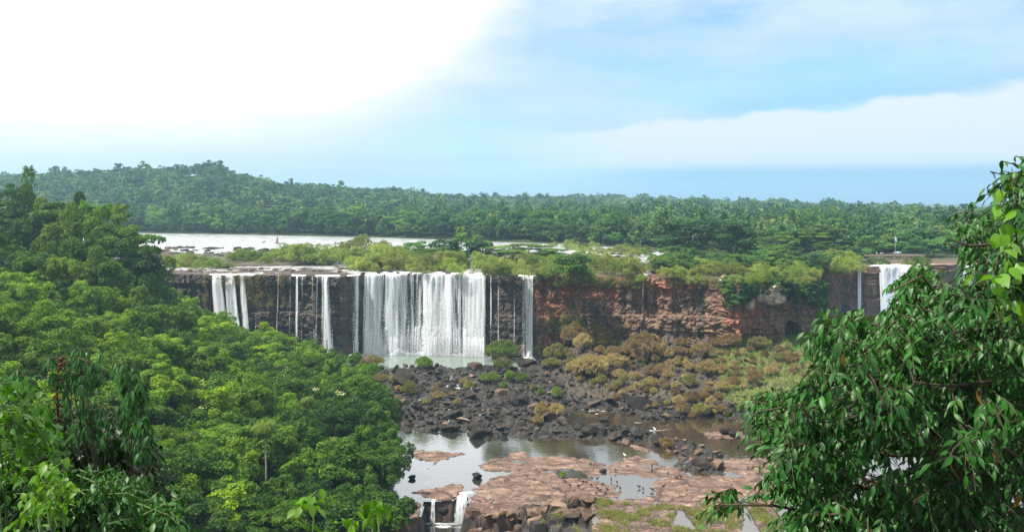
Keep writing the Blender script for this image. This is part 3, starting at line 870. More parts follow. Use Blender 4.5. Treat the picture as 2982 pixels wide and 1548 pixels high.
mw = N(nt, 'ShaderNodeMixShader'); mw.inputs[0].default_value = 0.35; L(nt, df.outputs[0], mw.inputs[1]); L(nt, tl.outputs[0], mw.inputs[2]); L(nt, mw.outputs[0], out.inputs[0])
M['foam'] = m

import bmesh


def ico(sub):
    bm = bmesh.new(); bmesh.ops.create_icosphere(bm, subdivisions=sub, radius=1.0)
    V = np.array([v.co[:] for v in bm.verts]); T = np.array([[v.index for v in f.verts] for f in bm.faces]); bm.free()
    return V, T


ICO1, ICO2, ICO3, ICO4 = ico(1), ico(2), ico(3), ico(4)


def sheet(x0, x1, zt, zb, dens, lean=0.0, throw=1.6, off=0.0, seed=0, spread=0.0, yfun=None, over=1.5):
    """A falling curtain: it slides over the lip, bends down and corrugates as it falls."""
    w = x1 - x0
    nc = max(5, int(w / 0.4)); nr = 54
    t = np.concatenate([[-0.08, -0.04], np.linspace(0, 1, nr - 2)])
    U, Tt = np.meshgrid(np.linspace(0, 1, nc), t)
    tp = np.clip(Tt, 0, 1)
    X = x0 + U * w + lean * tp ** 1.4 + (U - 0.5) * spread * tp
    Z = zt - (zt - zb) * tp + np.where(Tt < 0, 0.06, 0)
    if yfun is None:
        c = cliff_line(X)
        o = np.maximum(throw * np.sqrt(tp) + 0.35, cliff_out(X, np.clip(Z, 0, TOP)) + 0.35)
        o = np.maximum.accumulate(o, axis=0)
        Y = c - o
        Y0 = cliff_line(x0 + U * w) - lip_out((x0 + U * w).ravel()).reshape(U.shape)
        Y = np.where(Tt < 0, Y0 + (-Tt) / 0.08 * over, np.where(Tt == 0, np.minimum(Y0 - 0.1, Y + 0.3), Y))
    else:
        Y = yfun(X, tp)
        Y = np.where(Tt < 0, Y + (-Tt) / 0.08 * over, Y)
    Y = Y - off - 0.35 * fbm(X * 0.9, Z * 0.05, oct=3, seed=70 + seed) * tp
    dn = np.broadcast_to(np.interp(U[0], np.linspace(0, 1, len(dens)), dens), U.shape) if np.iterable(dens) else np.full(U.shape, dens)
    edge = np.minimum(U, 1 - U) * w
    dn = dn - 0.35 * (1 - sstep(0.0, min(0.8, w * 0.25), edge))
    V = np.stack([X, Y, Z], -1).reshape(-1, 3)
    at = {'u': (X + off * 13.7 + seed * 5.1).ravel(), 'v': Z.ravel(), 'dens': dn.ravel(), 'fall': tp.ravel()}
    return V, grid_quads(nr, nc), at


def curtain(name, parts, parent):
    Vs, Qs, A, n = [], [], {k: [] for k in ('u', 'v', 'dens', 'fall')}, 0
    for V, Q, at in parts:
        Vs.append(V); Qs.append(Q + n); n += len(V)
        for k in A: A[k].append(at[k])
    me = mesh_np(name, np.concatenate(Vs), np.concatenate(Qs), None, [M['fall']], True, {k: np.concatenate(v) for k, v in A.items()})
    return obj(name, me, parent)


def foam_heap(blobs, seed=0):
    mb = MB()
    for i, (x, y, z, rx, ry, rz) in enumerate(blobs):
        V, T = ICO3
        n = fbm(V[:, 0] * 2 + i * 7.1, V[:, 1] * 2 + seed, V[:, 2] * 2, oct=3, seed=80 + seed)
        V = V * (1 + 0.55 * n)[:, None] * (rx, ry, rz) + (x, y, z)
        mb.add(V, None, T)
    return mb


def waterfall(label, segs, foam_blobs=(), group=None):
    x = segs[0][0]
    e = empty('waterfall', (0, 0, 0)); tag(e, label, 'waterfall', group)
    curtain('curtain', [sheet(*s[:5], **(s[5] if len(s) > 5 else {})) for s in segs], e)
    if foam_blobs:
        obj('foam', foam_heap(foam_blobs).mesh('foam', [M['foam']], True), e)
    return e


def lipx(px):
    xs = np.linspace(-160, 160, 3200); q = px_of(xs, cliff_line(xs))
    return float(np.interp(px, q, xs))


def splash(px, n, rx, h, dy=3.0, seed=1):
    r = random.Random(seed); x = lipx(px); out = []
    for i in range(n):
        xx = x + r.uniform(-rx, rx)
        y = float(cliff_line(np.array([xx]))[0]) - dy - r.uniform(0, 1.6)
        k = r.uniform(0.5, 1.0)
        out.append((xx, y, 0.0, 0.7 * k + 0.2, 0.6 * k, h * k * (1 - abs(xx - x) / (rx * 1.25))))
    return out


waterfall('thick white stream falling at the west end of the dark cliff', [(lipx(213.5), lipx(223), 35.1, 0, 1.15, dict(lean=4.5, spread=2.5, throw=2.4)), (lipx(214.5), lipx(223), 35.1, 0, 0.85, dict(lean=5, spread=2, throw=3, off=.5, seed=3))], group=None)
waterfall('second thick white stream falling between two others on the dark cliff', [(lipx(227), lipx(237), 35.1, 0, 1.0, dict(lean=3.6, spread=2.0, throw=2.4, seed=5)), (lipx(229), lipx(237), 35.1, 0, 0.8, dict(lean=3.8, spread=1.5, throw=3, off=.5, seed=6))])
waterfall('slim white stream, third and narrowest of three beside the bank trees', [(lipx(241.5), lipx(246.5), 35.1, 0, 0.85, dict(lean=3.2, spread=1.5, throw=2.2, seed=8)), (lipx(242), lipx(246), 35.1, 0, 0.5, dict(lean=3.4, spread=1.5, off=.5, seed=9))])
for px, w, d, lab in ((259, .5, .33, 'first hair-thin trickle past the three bank-side streams on dark cliff'), (279, .5, .3, 'hair-thin trickle beside a green moss streak on the dark cliff'), (291, .6, .3, 'faint broken trickle in the middle of the dark cliff'),
                      (297.5, .9, .58, 'clear thin white trickle on the dark cliff between moss and spreading stream'), (303, .6, .3, 'faint trickle just past the clear thin white one'), (313.5, .6, .36, 'thin trickle close beside the forked white stream'), (318, .6, .36, 'thin trickle touching the forked white stream')):
    x = lipx(px)
    waterfall(lab, [(x - w * .6, x + w * .6, 35.0, 1.0 + (px * 7.3) % 11, d + .05, dict(throw=.9, seed=int(px), over=.35, lean=((px * 3.7) % 2 - 1) * 1.2))], group=None)
x = lipx(326)
waterfall('tall forked stream that thins over the dark cliff and splashes on a rock', [(x - 1.6, x + 1.6, 35.1, 0.3, .62, dict(lean=1.6, spread=2.5, throw=2.0, seed=14)), (x - .3, x + 1.2, 35.1, .3, .9, dict(lean=2.4, throw=2.4, off=.6, seed=15))], splash(331, 16, 3.2, 3.6, 3.5, 3))
waterfall('narrow stream standing just apart from the wide curtain fall', [(lipx(352.5), lipx(360), 35.1, .2, [.4, .42, .62, .95, .55], dict(throw=1.8, seed=17))], splash(356, 12, 2.6, 3.4, 3.2, 5))
main_d = [.14 + q for q in [.75, .9, .8, .85, .7, .2, .85, .95, .9, .35, .5, .3, .55, .3, .42, .75, .8, .62, .7, .62, .86, .9, .5, .55, .3, .6, .92, .95, .98, .95, .8]]
xa, xb = lipx(364), lipx(486)
fb = splash(383, 40, 13, 5.4, 3.0, 7) + splash(400, 16, 5, 3.2, 4.0, 8)
for k in range(70):
    px = 372 + 112 * k / 70; fb += splash(px, 1, 1.0, 1.5, 3.4, 100 + k)
waterfall('widest white curtain waterfall, pouring over the middle of the cliff', [(xa, xb, 35.1, 0, [d * .72 + .1 for d in main_d], dict(throw=2.2, seed=20)), (xa, xb, 35.1, 0, [d * .62 for d in main_d], dict(throw=3.0, off=.9, seed=23)), (xa + .5, xb - .5, 12, 0, [d * .5 + .12 for d in main_d], dict(throw=4.0, off=1.2, seed=25, over=0))], fb)
for px, w, d, lab in ((491, .6, .4, 'thin white thread at the edge of the wide curtain fall'), (498, .6, .3, 'faint thread on mossy wall between wide curtain and last stream'), (514, .7, .34, 'faint doubled thread beside the last stream before the red wall')):
    x = lipx(px)
    waterfall(lab, [(x - w * .6, x + w * .6, 35.0, 1, d + .05, dict(throw=.9, seed=int(px), over=.35))])
waterfall('last narrow white fall before the red rock wall', [(lipx(521), lipx(533), 35.1, .5, [.35, .6, .75, .8, .9], dict(throw=1.8, spread=-.6, seed=28))], splash(529, 14, 2.6, 3.2, 3.0, 11))
x = lipx(642); waterfall('single hair-thin trickle down the brown wall', [(x - .3, x + .4, 35.0, 11, .34, dict(throw=.5, seed=31, lean=-1.2, over=.2))])
# falls of the far cliff
xs2 = np.linspace(140, 420, 2000)


def lipx2(px):
    q = px_of(xs2, cliff_line(xs2)); return float(np.interp(px, q, xs2))


waterfall('slim white fall on the recessed far cliff beside a broad fall', [(lipx2(856.5), lipx2(860), 35.1, 0, .8, dict(throw=1.2, seed=34))])
waterfall('broad bright white fall on the recessed far cliff behind leaves', [(lipx2(878), lipx2(911), 35.1, 0, 1.25, dict(throw=3, seed=36)), (lipx2(879), lipx2(911), 35.1, 0, .8, dict(throw=4, off=1, seed=37))])
waterfall('white fall glimpsed between leaves at the far end of the recessed cliff', [(lipx2(961), lipx2(972), 35.1, 0, 1.2, dict(throw=3, seed=38))])

# small falls in the gap of the pink shelf
def small(pxa, pya, pxb, pyb, zb, dens, seed, out_=1.2):
    A, B = on_level(pxa, pya), on_level(pxb, pyb)
    return (min(A[0], B[0]), max(A[0], B[0]), 0.06, zb, dens, dict(seed=seed, yfun=lambda X, t: A[1] + (X - A[0]) / (B[0] - A[0] + 1e-6) * (B[1] - A[1]) - 0.2 - out_ * np.sqrt(t), over=1.5, spread=.6))


r = random.Random(4)
P = on_level(*c4(665, 1180)); Q_ = on_level(*c4(860, 1190))
waterfall('small forked white cascade in a dark notch of the pink shelf', [small(*c4(655, 1079), *c4(690, 1078), -4.2, .55, 41)], [(P[0] - 1.1 + r.uniform(-1.0, 1), P[1] + 9.4 + r.uniform(-1, 1), -4.2, .5, .6, .5) for k in range(12)])
waterfall('wider small white cascade tumbling beside the pink ledge corner', [small(*c4(852, 1062), *c4(926, 1048), -4.2, 1.0, 43, 2.6), small(*c4(845, 1062), *c4(915, 1048), -4.2, .6, 44, 3.4)], [(Q_[0] - .4 + r.uniform(-1.8, 1.4), Q_[1] + 11.2 + r.uniform(-2, 1), -4.2, .6, .7, .6) for k in range(16)])
# ------------------------------------------------------------------ foliage
def unit(v):
    return v / (np.linalg.norm(v, axis=-1, keepdims=True) + 1e-9)


def leaf_quads(C, Nn, size, asp=0.55, rng=RNG):
    """One pointed leaf per centre, lying across its normal."""
    n = len(C)
    t = unit(np.cross(Nn, unit(rng.normal(size=(n, 3)))))
    b = np.cross(Nn, t)
    s = np.broadcast_to(np.asarray(size, float), (n,))[:, None] * rng.uniform(0.65, 1.35, (n, 1))
    V = np.stack([C - t * s * .5, C + b * s * asp * .5 - t * s * .05, C + t * s * .5 - Nn * s * .12, C - b * s * asp * .5 - t * s * .05], 1)
    return V.reshape(-1, 3), (np.arange(n)[:, None] * 4 + np.arange(4)[None, :])


def crown_geo(seed, R, H, zc, nclump, nleaf, ls, flat=0.6, low=-0.25, rc=(0.26, 0.42), asp=0.6, up=0.55, jitter=0.5, lumpy=0.25, layers=False):
    """Leaves on many uneven clumps spread through an ellipsoid: radius R, half height H, centre at height zc."""
    rng = np.random.default_rng(seed)
    d = unit(rng.normal(size=(nclump * 4, 3))); d = d[d[:, 2] > low][:nclump]
    k = len(d)
    rad = rng.uniform(0.45, 0.92, k) ** 0.7 * (1 + lumpy * rng.normal(size=k) * 0.5)
    C = d * rad[:, None] * (R, R, H) + (0, 0, zc)
    if layers:
        C[:, 2] = zc + np.round((C[:, 2] - zc) / (H * 0.45)) * H * 0.45 + rng.normal(size=k) * H * 0.05
    r = R * rng.uniform(*rc, k)
    w = r ** 2; idx = rng.choice(k, nleaf, p=w / w.sum())
    dl = unit(rng.normal(size=(nleaf, 3)) + np.array([0, 0, 0.45]) + 0.35 * d[idx])
    s = rng.uniform(0.55, 1.08, nleaf) ** 0.5
    n3 = fbm(dl[:, 0] * 2.2 + idx * 3.1, dl[:, 1] * 2.2, dl[:, 2] * 2.2, oct=2, seed=seed)
    P = C[idx] + dl * (r[idx] * s * (1 + 0.45 * n3))[:, None] * (1, 1, flat)
    Nn = unit(dl + (0, 0, up) + jitter * rng.normal(size=(nleaf, 3)))
    return leaf_quads(P, Nn, ls, asp, rng)


def trunk_mb(h, r, seed, limbs=5, R=4.0, lean=0.06, top=1.0):
    rr = random.Random(seed); mb = MB()
    pts = []; x = y = 0
    for i in range(7):
        pts.append((x, y, -0.8 + (h + 0.8) * i / 6)); x += rr.uniform(-1, 1) * lean * h / 3; y += rr.uniform(-1, 1) * lean * h / 3
    mb.tube(pts, np.linspace(r, r * 0.5, 7), 7)
    for i in range(limbs):
        a = rr.uniform(0, 2 * PI); z0 = h * rr.uniform(0.55, 0.95); q = pts[min(6, int(z0 / h * 6))]
        l = R * rr.uniform(0.5, 0.85)
        mb.tube([(q[0], q[1], z0), (q[0] + l * .45 * math.cos(a), q[1] + l * .45 * math.sin(a), z0 + l * .35), (q[0] + l * math.cos(a), q[1] + l * math.sin(a), z0 + l * .6)], (r * .4, r * .26, r * .1), 5)
    return mb


G_BRIGHT, G_MID, G_DARK = (0.125, 0.26, 0.022), (0.055, 0.145, 0.018), (0.022, 0.062, 0.012)
M['leaf'] = leaf_mat('jungle_leaves', [(0.012, 0.036, 0.008), (0.042, 0.096, 0.010), (0.125, 0.235, 0.013), (0.28, 0.42, 0.018)], 0.30, 0.3, rnd=0.35)
M['leaf_far'] = leaf_mat('far_leaves', [(0.02, 0.055, 0.016), (0.045, 0.115, 0.024), (0.085, 0.19, 0.034), (0.14, 0.25, 0.05)], 0.22, 0.12, rnd=0.45)
M['leaf_forest'] = leaf_mat('forest_leaves', [(0.014, 0.042, 0.014), (0.03, 0.088, 0.022), (0.065, 0.15, 0.03), (0.15, 0.2, 0.06)], 0.2, 0.03, rnd=0.6, obj_tint=False, attr='tint')
M['leaf_bush'] = leaf_mat('bush_leaves', [(0.06, 0.095, 0.024), (0.13, 0.185, 0.042), (0.215, 0.28, 0.07), (0.33, 0.37, 0.13)], 0.3, 0.25, rnd=0.5)
M['blossom'] = leaf_mat('cream_blossom', [(0.45, 0.47, 0.2), (0.7, 0.68, 0.38)], 0.3, 0.8, rnd=0.2, obj_tint=False)
M['leaf_near'] = leaf_mat('near_leaves', [(0.006, 0.032, 0.006), (0.013, 0.07, 0.009), (0.028, 0.13, 0.013), (0.06, 0.23, 0.02)], 0.2, 0.8, gloss=0.32, rnd=0.1)
M['leaf_lime'] = leaf_mat('lime_leaves', [(0.06, 0.17, 0.016), (0.12, 0.27, 0.02), (0.20, 0.38, 0.03)], 0.4, 0.8, gloss=0.35, rnd=0.1)
M['leaf_dry'] = leaf_mat('dry_leaves', [(0.25, 0.11, 0.03), (0.40, 0.22, 0.06)], 0.3, 0.8, rnd=0.1, obj_tint=False)
M['twig'] = simple_mat('twig_bark', (0.035, 0.028, 0.02), (0.075, 0.06, 0.042), 6.0, 0.9, 0.2)
M['green_stem'] = simple_mat('green_stem', (0.035, 0.075, 0.018), (0.065, 0.11, 0.03), 6.0, 0.7, 0.3)

# crowns of the bank jungle, about 10 m trees
CROWN, TRUNK = {}, {}


def kit(key, n, make_crown, make_trunk, mat):
    CROWN[key] = []; TRUNK[key] = []
    for i in range(n):
        V, Q = make_crown(i); CROWN[key].append(mesh_np('crown', V, Q, None, [mat]))
        TRUNK[key].append(make_trunk(i).mesh('trunk', [M['bark']], True))


kit('jungle', 9, lambda i: crown_geo(100 + i, 4.6 + (i % 3) * .5, 3.8 + (i % 2) * .8, 6.2, 26 + 4 * (i % 4), 8000, 0.48, 0.78, -0.55, (0.2, 0.34), up=0.3, jitter=0.6, lumpy=0.4), lambda i: trunk_mb(7, .28, i, 5, 4), M['leaf'])
kit('umbrella', 6, lambda i: crown_geo(140 + i, 6.2, 3.6, 11.0, 24, 6500, 0.55, 0.34, -0.35, (0.2, 0.34), layers=True, lumpy=0.5), lambda i: trunk_mb(11.5, .36, 20 + i, 8, 6, .08), M['leaf'])
kit('bank', 8, lambda i: crown_geo(170 + i, 5.6 + (i % 3), 5.2 + (i % 2) * 1.6, 8.0 + (i % 3), 22, 1900, 1.05, 0.6, -0.75, (0.22, 0.38), lumpy=0.5), lambda i: trunk_mb(9, .3, 40 + i, 4, 5), M['leaf_far'])
kit('plateau', 6, lambda i: crown_geo(200 + i, 5.8, 4.4 + (i % 2), 6.4, 24, 3600, 0.7, 0.55, -0.7, (0.22, 0.38), lumpy=0.45), lambda i: trunk_mb(7, .28, 60 + i, 5, 5), M['leaf_far'])
kit('bush', 8, lambda i: crown_geo(230 + i, 3.6, 2.6, 1.7, 26, 2600, 0.42, 0.75, -0.4, (0.2, 0.4), up=0.3, jitter=0.9, asp=0.4), lambda i: trunk_mb(2.2, .09, 80 + i, 6, 3), M['leaf_bush'])


kit('feather', 6, lambda i: crown_geo(260 + i, 4.2, 4.6, 5.6, 40, 8000, 0.36, 0.8, -0.7, (0.14, 0.3), up=0.25, jitter=0.9, asp=0.35, lumpy=0.5), lambda i: trunk_mb(7, .24, 100 + i, 6, 4), M['leaf'])


def plant(name, key, i, loc, rz, sc, tint, label, cat, group):
    e = empty(name, loc, rz, sc); tag(e, label, cat, group)
    c = obj('crown', CROWN[key][i], e); c.color = tint + (1,)
    obj('trunk', TRUNK[key][i], e)
    return e


rr = random.Random(11)
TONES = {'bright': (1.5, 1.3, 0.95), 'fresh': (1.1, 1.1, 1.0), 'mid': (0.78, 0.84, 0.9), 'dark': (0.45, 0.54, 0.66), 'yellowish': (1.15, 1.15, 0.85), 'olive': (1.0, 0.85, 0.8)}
TW = {'bright': 'bright green', 'fresh': 'fresh green', 'mid': 'mid green', 'dark': 'dark green', 'yellowish': 'yellowish green', 'olive': 'dull olive green'}

# --- jungle on the near bank
PALM_P, PALM_Y = (265.0, 420.0), 166.0
tops = []
cand = []
Yv = 84.0
while Yv < 336:
    step = 7.4 if Yv < 200 else 8.4
    xv = -0.70 * Yv - 6
    while xv < bank_x(Yv) - 1.2:
        cand.append((xv + rr.uniform(-2.4, 2.4), Yv + rr.uniform(-2.4, 2.4)))
        xv += step
    yn = Yv + step * 0.95; Yv = yn
n_j = 0
for x, Y in cand:
    px = px_of(x, Y)
    if px > 425 or Y > cliff_line(np.array([x]))[0] - 6: continue
    dlv = float(bank_x(Y) - x)
    if dlv < 0.3: continue
    g = gz(x, Y)
    if g > 40 and Y > 215: continue
    H = rr.uniform(7.6, 13.0) * (0.82 if dlv < 9 else 1.0)
    if rr.random() < 0.12: H *= 1.22
    top = g + H; py = py_of(top, Y)
    if py > 545: continue
    if abs(px - PALM_P[0]) < 16 and 120 < Y < PALM_Y + 4 and py < 470: continue
    if py > 560 or px < -40: continue
    u = rr.random()
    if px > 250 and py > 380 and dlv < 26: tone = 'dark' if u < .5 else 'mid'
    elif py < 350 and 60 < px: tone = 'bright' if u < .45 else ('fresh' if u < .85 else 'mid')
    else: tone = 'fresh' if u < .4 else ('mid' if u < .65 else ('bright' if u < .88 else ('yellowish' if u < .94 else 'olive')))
    if Y > 285: zone, zg = 'crowning the ridge in front of the three bank-side streams', 'ridge trees before the streams'
    elif Y > 235: zone, zg = 'on the upper bank slope behind the cream-flowering trees', 'upper bank slope trees'
    elif Y > 178 and dlv < 18: zone, zg = 'leaning out from the bank over the pool edge', 'trees at the pool edge'
    elif Y > 178: zone, zg = 'in the thick of the bank jungle behind the pale-stemmed palm', 'jungle behind the palm'
    elif dlv < 18: zone, zg = 'at the foot of the bank beside the small cascades', 'trees beside the small cascades'
    elif Y > 130: zone, zg = 'rising around the trunk of the pale-stemmed palm', 'jungle around the palm'
    else: zone, zg = 'low on the slope just beyond the viewpoint shrubs', 'trees below the viewpoint'
    i = rr.randrange(9)
    sc = H / 10.3
    size = 'tall' if H > 11.6 else ('small' if H < 9.3 else 'bushy')
    key = 'umbrella' if rr.random() < .07 else ('feather' if rr.random() < .14 else 'jungle')
    if key != 'jungle': i = i % 6; sc = sc * (.74 if key == 'umbrella' else 1)
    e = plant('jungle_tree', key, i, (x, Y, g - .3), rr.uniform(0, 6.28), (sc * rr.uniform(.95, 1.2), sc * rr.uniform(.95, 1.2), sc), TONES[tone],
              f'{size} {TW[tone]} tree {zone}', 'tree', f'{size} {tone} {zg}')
    n_j += 1
    if key == 'jungle': tops.append((e, px, py, Y, sc, i))
for k, (px, py, Y) in enumerate(((356, 372, 262), (366, 386, 244), (374, 402, 228), (378, 418, 214), (384, 440, 197), (381, 455, 190), (374, 480, 182), (368, 505, 174), (352, 525, 166), (340, 362, 276))):
    x = float(wx(px, Y)); g = gz(x, Y); top = float(wz(py - 9, Y)); H = max(6.5, min(14, top - g)); sc = H / 10.3
    plant('jungle_tree', 'jungle', k % 9, (x, Y, top - H), rr.uniform(0, 6.28), (max(sc, .85), max(sc, .85), sc), TONES[('fresh', 'mid', 'dark')[k % 3]], 'rounded edge tree whose leaves overhang the rocks and pool from the bank', 'tree', 'edge trees overhanging rocks and pool')
print('jungle trees', n_j)
# five of them carry cream blossom
for (bx_, by_, lab, s) in ((298, 385, 'tree topped with a big puff of cream blossom, below the forked stream', 1), (203, 378, 'tree sprinkled with pale yellow-green blossom, in the middle of the bank slope', .8), (290, 366, 'tree with scattered cream blossom, nearest the plunge pool end of the bank', .7), (332, 392, 'tree with a flat spray of cream blossom beside the boulders', .7), (170, 345, 'tree with faint pale blossom high on the bank slope', .5), (188, 416, 'tree with a pale blossom patch uphill of the palm', .6)):
    e, px, py, Y, sc, i = min(tops, key=lambda t: (t[1] - bx_) ** 2 + (t[2] - by_) ** 2 + (1e6 if 'blossom' in t[0]['label'] else 0))
    rng = np.random.default_rng(int(bx_))
    src = CROWN['jungle'][i]; nv = len(src.vertices); co_ = np.zeros(nv * 3); src.vertices.foreach_get('co', co_); co_ = co_.reshape(-1, 4, 3).mean(1)
    # the blossom sits on the outer side of the crown's leaves
    hi = co_[(co_[:, 2] > 7.0)]
    cts = hi[rng.choice(len(hi), 7)]
    near = np.min(np.linalg.norm(hi[:, None] - cts[None], axis=2), axis=1)
    sel = hi[near < 1.15]; sel = sel[rng.random(len(sel)) < 0.5 * s]
    V, Q = leaf_quads(sel + unit(sel - (0, 0, 6.0)) * 0.22, unit(sel - (0, 0, 5.0) + rng.normal(size=sel.shape) * .5), 0.36, 0.7, rng)
    obj('blossom', mesh_np('blossom', V, Q, None, [M['blossom']]), e)
    e['label'] = lab; e['group'] = 'cream-flowering bank trees'

# --- tall dark trees on the shoulder of the cliff
TALL = [(5, 195, 300), (26, 189, 312), (46, 200, 300), (62, 206, 292), (80, 200, 296), (97, 209, 288), (112, 218, 284), (15, 222, 272), (36, 214, 280), (128, 230, 278), (60, 228, 268), (88, 233, 266), (118, 244, 264), (138, 246, 282), (146, 262, 285),
        (-10, 214, 280), (8, 255, 245), (38, 250, 246), (70, 256, 244), (102, 262, 246), (132, 270, 262), (150, 281, 280), (-12, 240, 250), (20, 283, 226), (52, 281, 228), (85, 284, 230), (118, 286, 242), (142, 292, 258)]
for k, (px, py, Y) in enumerate(TALL):
    x = float(wx(px, Y)); g = gz(x, Y); top = float(wz(py, Y)); H = max(9.0, top - g)
    key = 'umbrella' if (k % 3 == 0 and py < 250) else 'jungle'
    sc = H / (14.2 if key == 'umbrella' else 10.3); w = max(0.95, min(1.35, sc))
    tone = ('dark', 'mid', 'olive', 'mid')[k % 4]
    row = 'on top of the shoulder' if py < 212 else ('halfway down the shoulder' if py < 250 else 'at the lower edge of the shoulder')
    plant('tall_tree', key, k % len(CROWN[key]), (x, Y, top - H), rr.uniform(0, 6.28), (w * 1.05, w * 1.05, sc), TONES[tone], f'{TW[tone]} {"flat-topped" if key == "umbrella" else "round-topped"} tree {row}', 'tree', f'{tone} {key} trees {row}')

# --- palms
M['frond'] = leaf_mat('palm_fronds', [(0.08, 0.14, 0.02), (0.14, 0.21, 0.035), (0.22, 0.28, 0.06)], 0.3, 0.8, rnd=0.1)


def palm(loc, H, r, cr, label, group=None, nf=18, pale=True, droop=1.0, fruit=False):
    e = empty('palm_tree', loc); tag(e, label, 'palm', group)
    mb = MB(); mb.tube([(0.05 * H * math.sin(i * .5) * .3, 0, -0.6 + (H + .6) * i / 8) for i in range(9)], np.linspace(r, r * .75, 9), 8)
    obj('trunk', mb.mesh('trunk', [M['bark_pale' if pale else 'bark']], True), e)
    top = np.array([0.05 * H * math.sin(4) * .3, 0, H])
    mb = MB(); q = random.Random(int(H * 100))
    for f in range(nf):
        a = f * 2.4; el0 = q.uniform(-.3, 1.2); ln = cr * q.uniform(.85, 1.15)
        pts = []; p = top.copy(); ang = el0
        for s in range(8):
            pts.append(p.copy()); st = ln / 7
            p = p + st * np.array([math.cos(a) * math.cos(ang), math.sin(a) * math.cos(ang), math.sin(ang)]); ang -= .30 * droop
        mb.tube(pts, np.linspace(.045, .012, 8), 4)
        for s in range(1, 8):
            for t in (0, .33, .66):
                b = pts[s - 1] * (1 - t) + pts[s] * t; fw = unit(pts[s] - pts[s - 1]); sd = unit(np.cross(fw, (0, 0, 1)))
                for sg in (-1, 1):
                    ll = cr * .30 * math.sin(PI * min(1, (s + t) / 8.2)) * q.uniform(.8, 1.2)
                    tip = b + ll * (sd * sg * .75 + fw * .45 + np.array([0, 0, -.55 - q.uniform(0, .35)]))
                    mid = (b + tip) / 2 + np.array([0, 0, .08 * cr * .3]); wv_ = fw * .11 * cr * .35
                    mb.add([b, mid - wv_, tip, mid + wv_], [(0, 1, 2, 3)])
    obj('crown', mb.mesh('crown', [M['frond']]), e)
    if fruit:
        mb = MB()
        for k in range(26): mb.ball(top + (q.uniform(-.75, -.15), q.uniform(-.75, -.35), q.uniform(-.35, .35)), .17, 6, 5)
        obj('fruit', mb.mesh('fruit', [simple_mat('palm_fruit', (.5, .38, .05), (.65, .5, .1), 3)], True), e)
    return e


x = float(wx(PALM_P[0], PALM_Y)); g = gz(x, PALM_Y); zt = float(wz(425, PALM_Y))
palm((x, PALM_Y, g), zt - g, .19, 3.5, 'slender palm with pale bare trunk and yellow fruit, rising from bank jungle', None, 34, True, 1.3, True)
# a pale bare spike stands up out of its crown
for px, py, Y, lab in ((308, 398, 205, 'shaggy drooping palm without visible trunk among bank trees, downhill of blossom'), (330, 440, 196, 'small dim palm near the pool end of the bank jungle')):
    x = float(wx(px, Y)); g = gz(x, Y); palm((x, Y, g), float(wz(py, Y)) - g, .17, 3.2, lab, None, 22, False, 1.5)

# --- trees along the far bank, one object each
rr = random.Random(21)
row = []
for k in range(400):
    px = rr.uniform(112, 668) if k < 300 else rr.uniform(120, 900)
    B = float(np.interp(px, _bp, _bY)); t_ = rr.random() ** 1.5
    row.append((px, B + 4 + t_ * 85, t_))
row.sort(key=lambda t: t[1] - np.interp(t[0], _bp, _bY))
keep = []
for px, Y, t_ in row:
    if px > 672: continue
    x = wx(px, Y)
    if all((x - a) ** 2 + (Y - b_) ** 2 > 36 for a, b_ in keep): keep.append((x, Y))
print('far bank', len(keep))
for x, Y in keep[:230]:
    px = px_of(x, Y); B = float(np.interp(px, _bp, _bY)); dB = Y - B
    H = (rr.uniform(7, 12) if dB < 9 else rr.uniform(13, 20) + min(4, dB * .05)) * (1 if px < 560 else .85)
    tone = rr.choice(['fresh', 'mid', 'mid', 'dark', 'bright', 'olive']); i = rr.randrange(8)
    hz_ = float(hill_h(np.array([px]), np.array([Y]))[0])
    sc = H / 14.5
    reach = 'across the open water' if px < 330 else ('behind the middle island' if px < 500 else 'behind the low eastern island')
    rw = 'low at the waterline' if dB < 9 else ('standing in the front rank' if dB < 35 else 'in the rear ranks')
    plant('bank_tree', 'bank', i, (x, Y, hz_ - .4), rr.uniform(0, 6.28), (sc * rr.uniform(.95, 1.25), sc * rr.uniform(.95, 1.25), sc), TONES[tone], f'{TW[tone]} far bank tree {rw}, {reach}', 'tree', f'{tone} far bank trees {rw}, {reach}')

# --- the forest that covers the plain and the hill behind: one uncountable mass
rng = np.random.default_rng(5)
LOD = {}
for lev, (nl, s) in enumerate(((300, 1.9), (170, 2.5), (90, 3.4))):
    LOD[lev] = [crown_geo(400 + lev * 10 + i, 6.4, 5.6, 8.5, 15, nl, s, 0.55, -0.6, (0.26, 0.44)) for i in range(6)]
FV, FQ, FT, fn = [], [], [], 0


def forest_tree(lev, i, x, Y, z, w, hgt, tint, rot):
    global fn
    V, Q = LOD[lev][i]
    c_, s_ = math.cos(rot), math.sin(rot)
    W = np.stack([(V[:, 0] * c_ - V[:, 1] * s_) * w + x, (V[:, 0] * s_ + V[:, 1] * c_) * w + Y, V[:, 2] * hgt + z], 1)
    FV.append(W.astype(np.float32)); FQ.append((Q + fn).astype(np.int32)); FT.append(np.full(len(V), tint, np.float32)); fn += len(V)


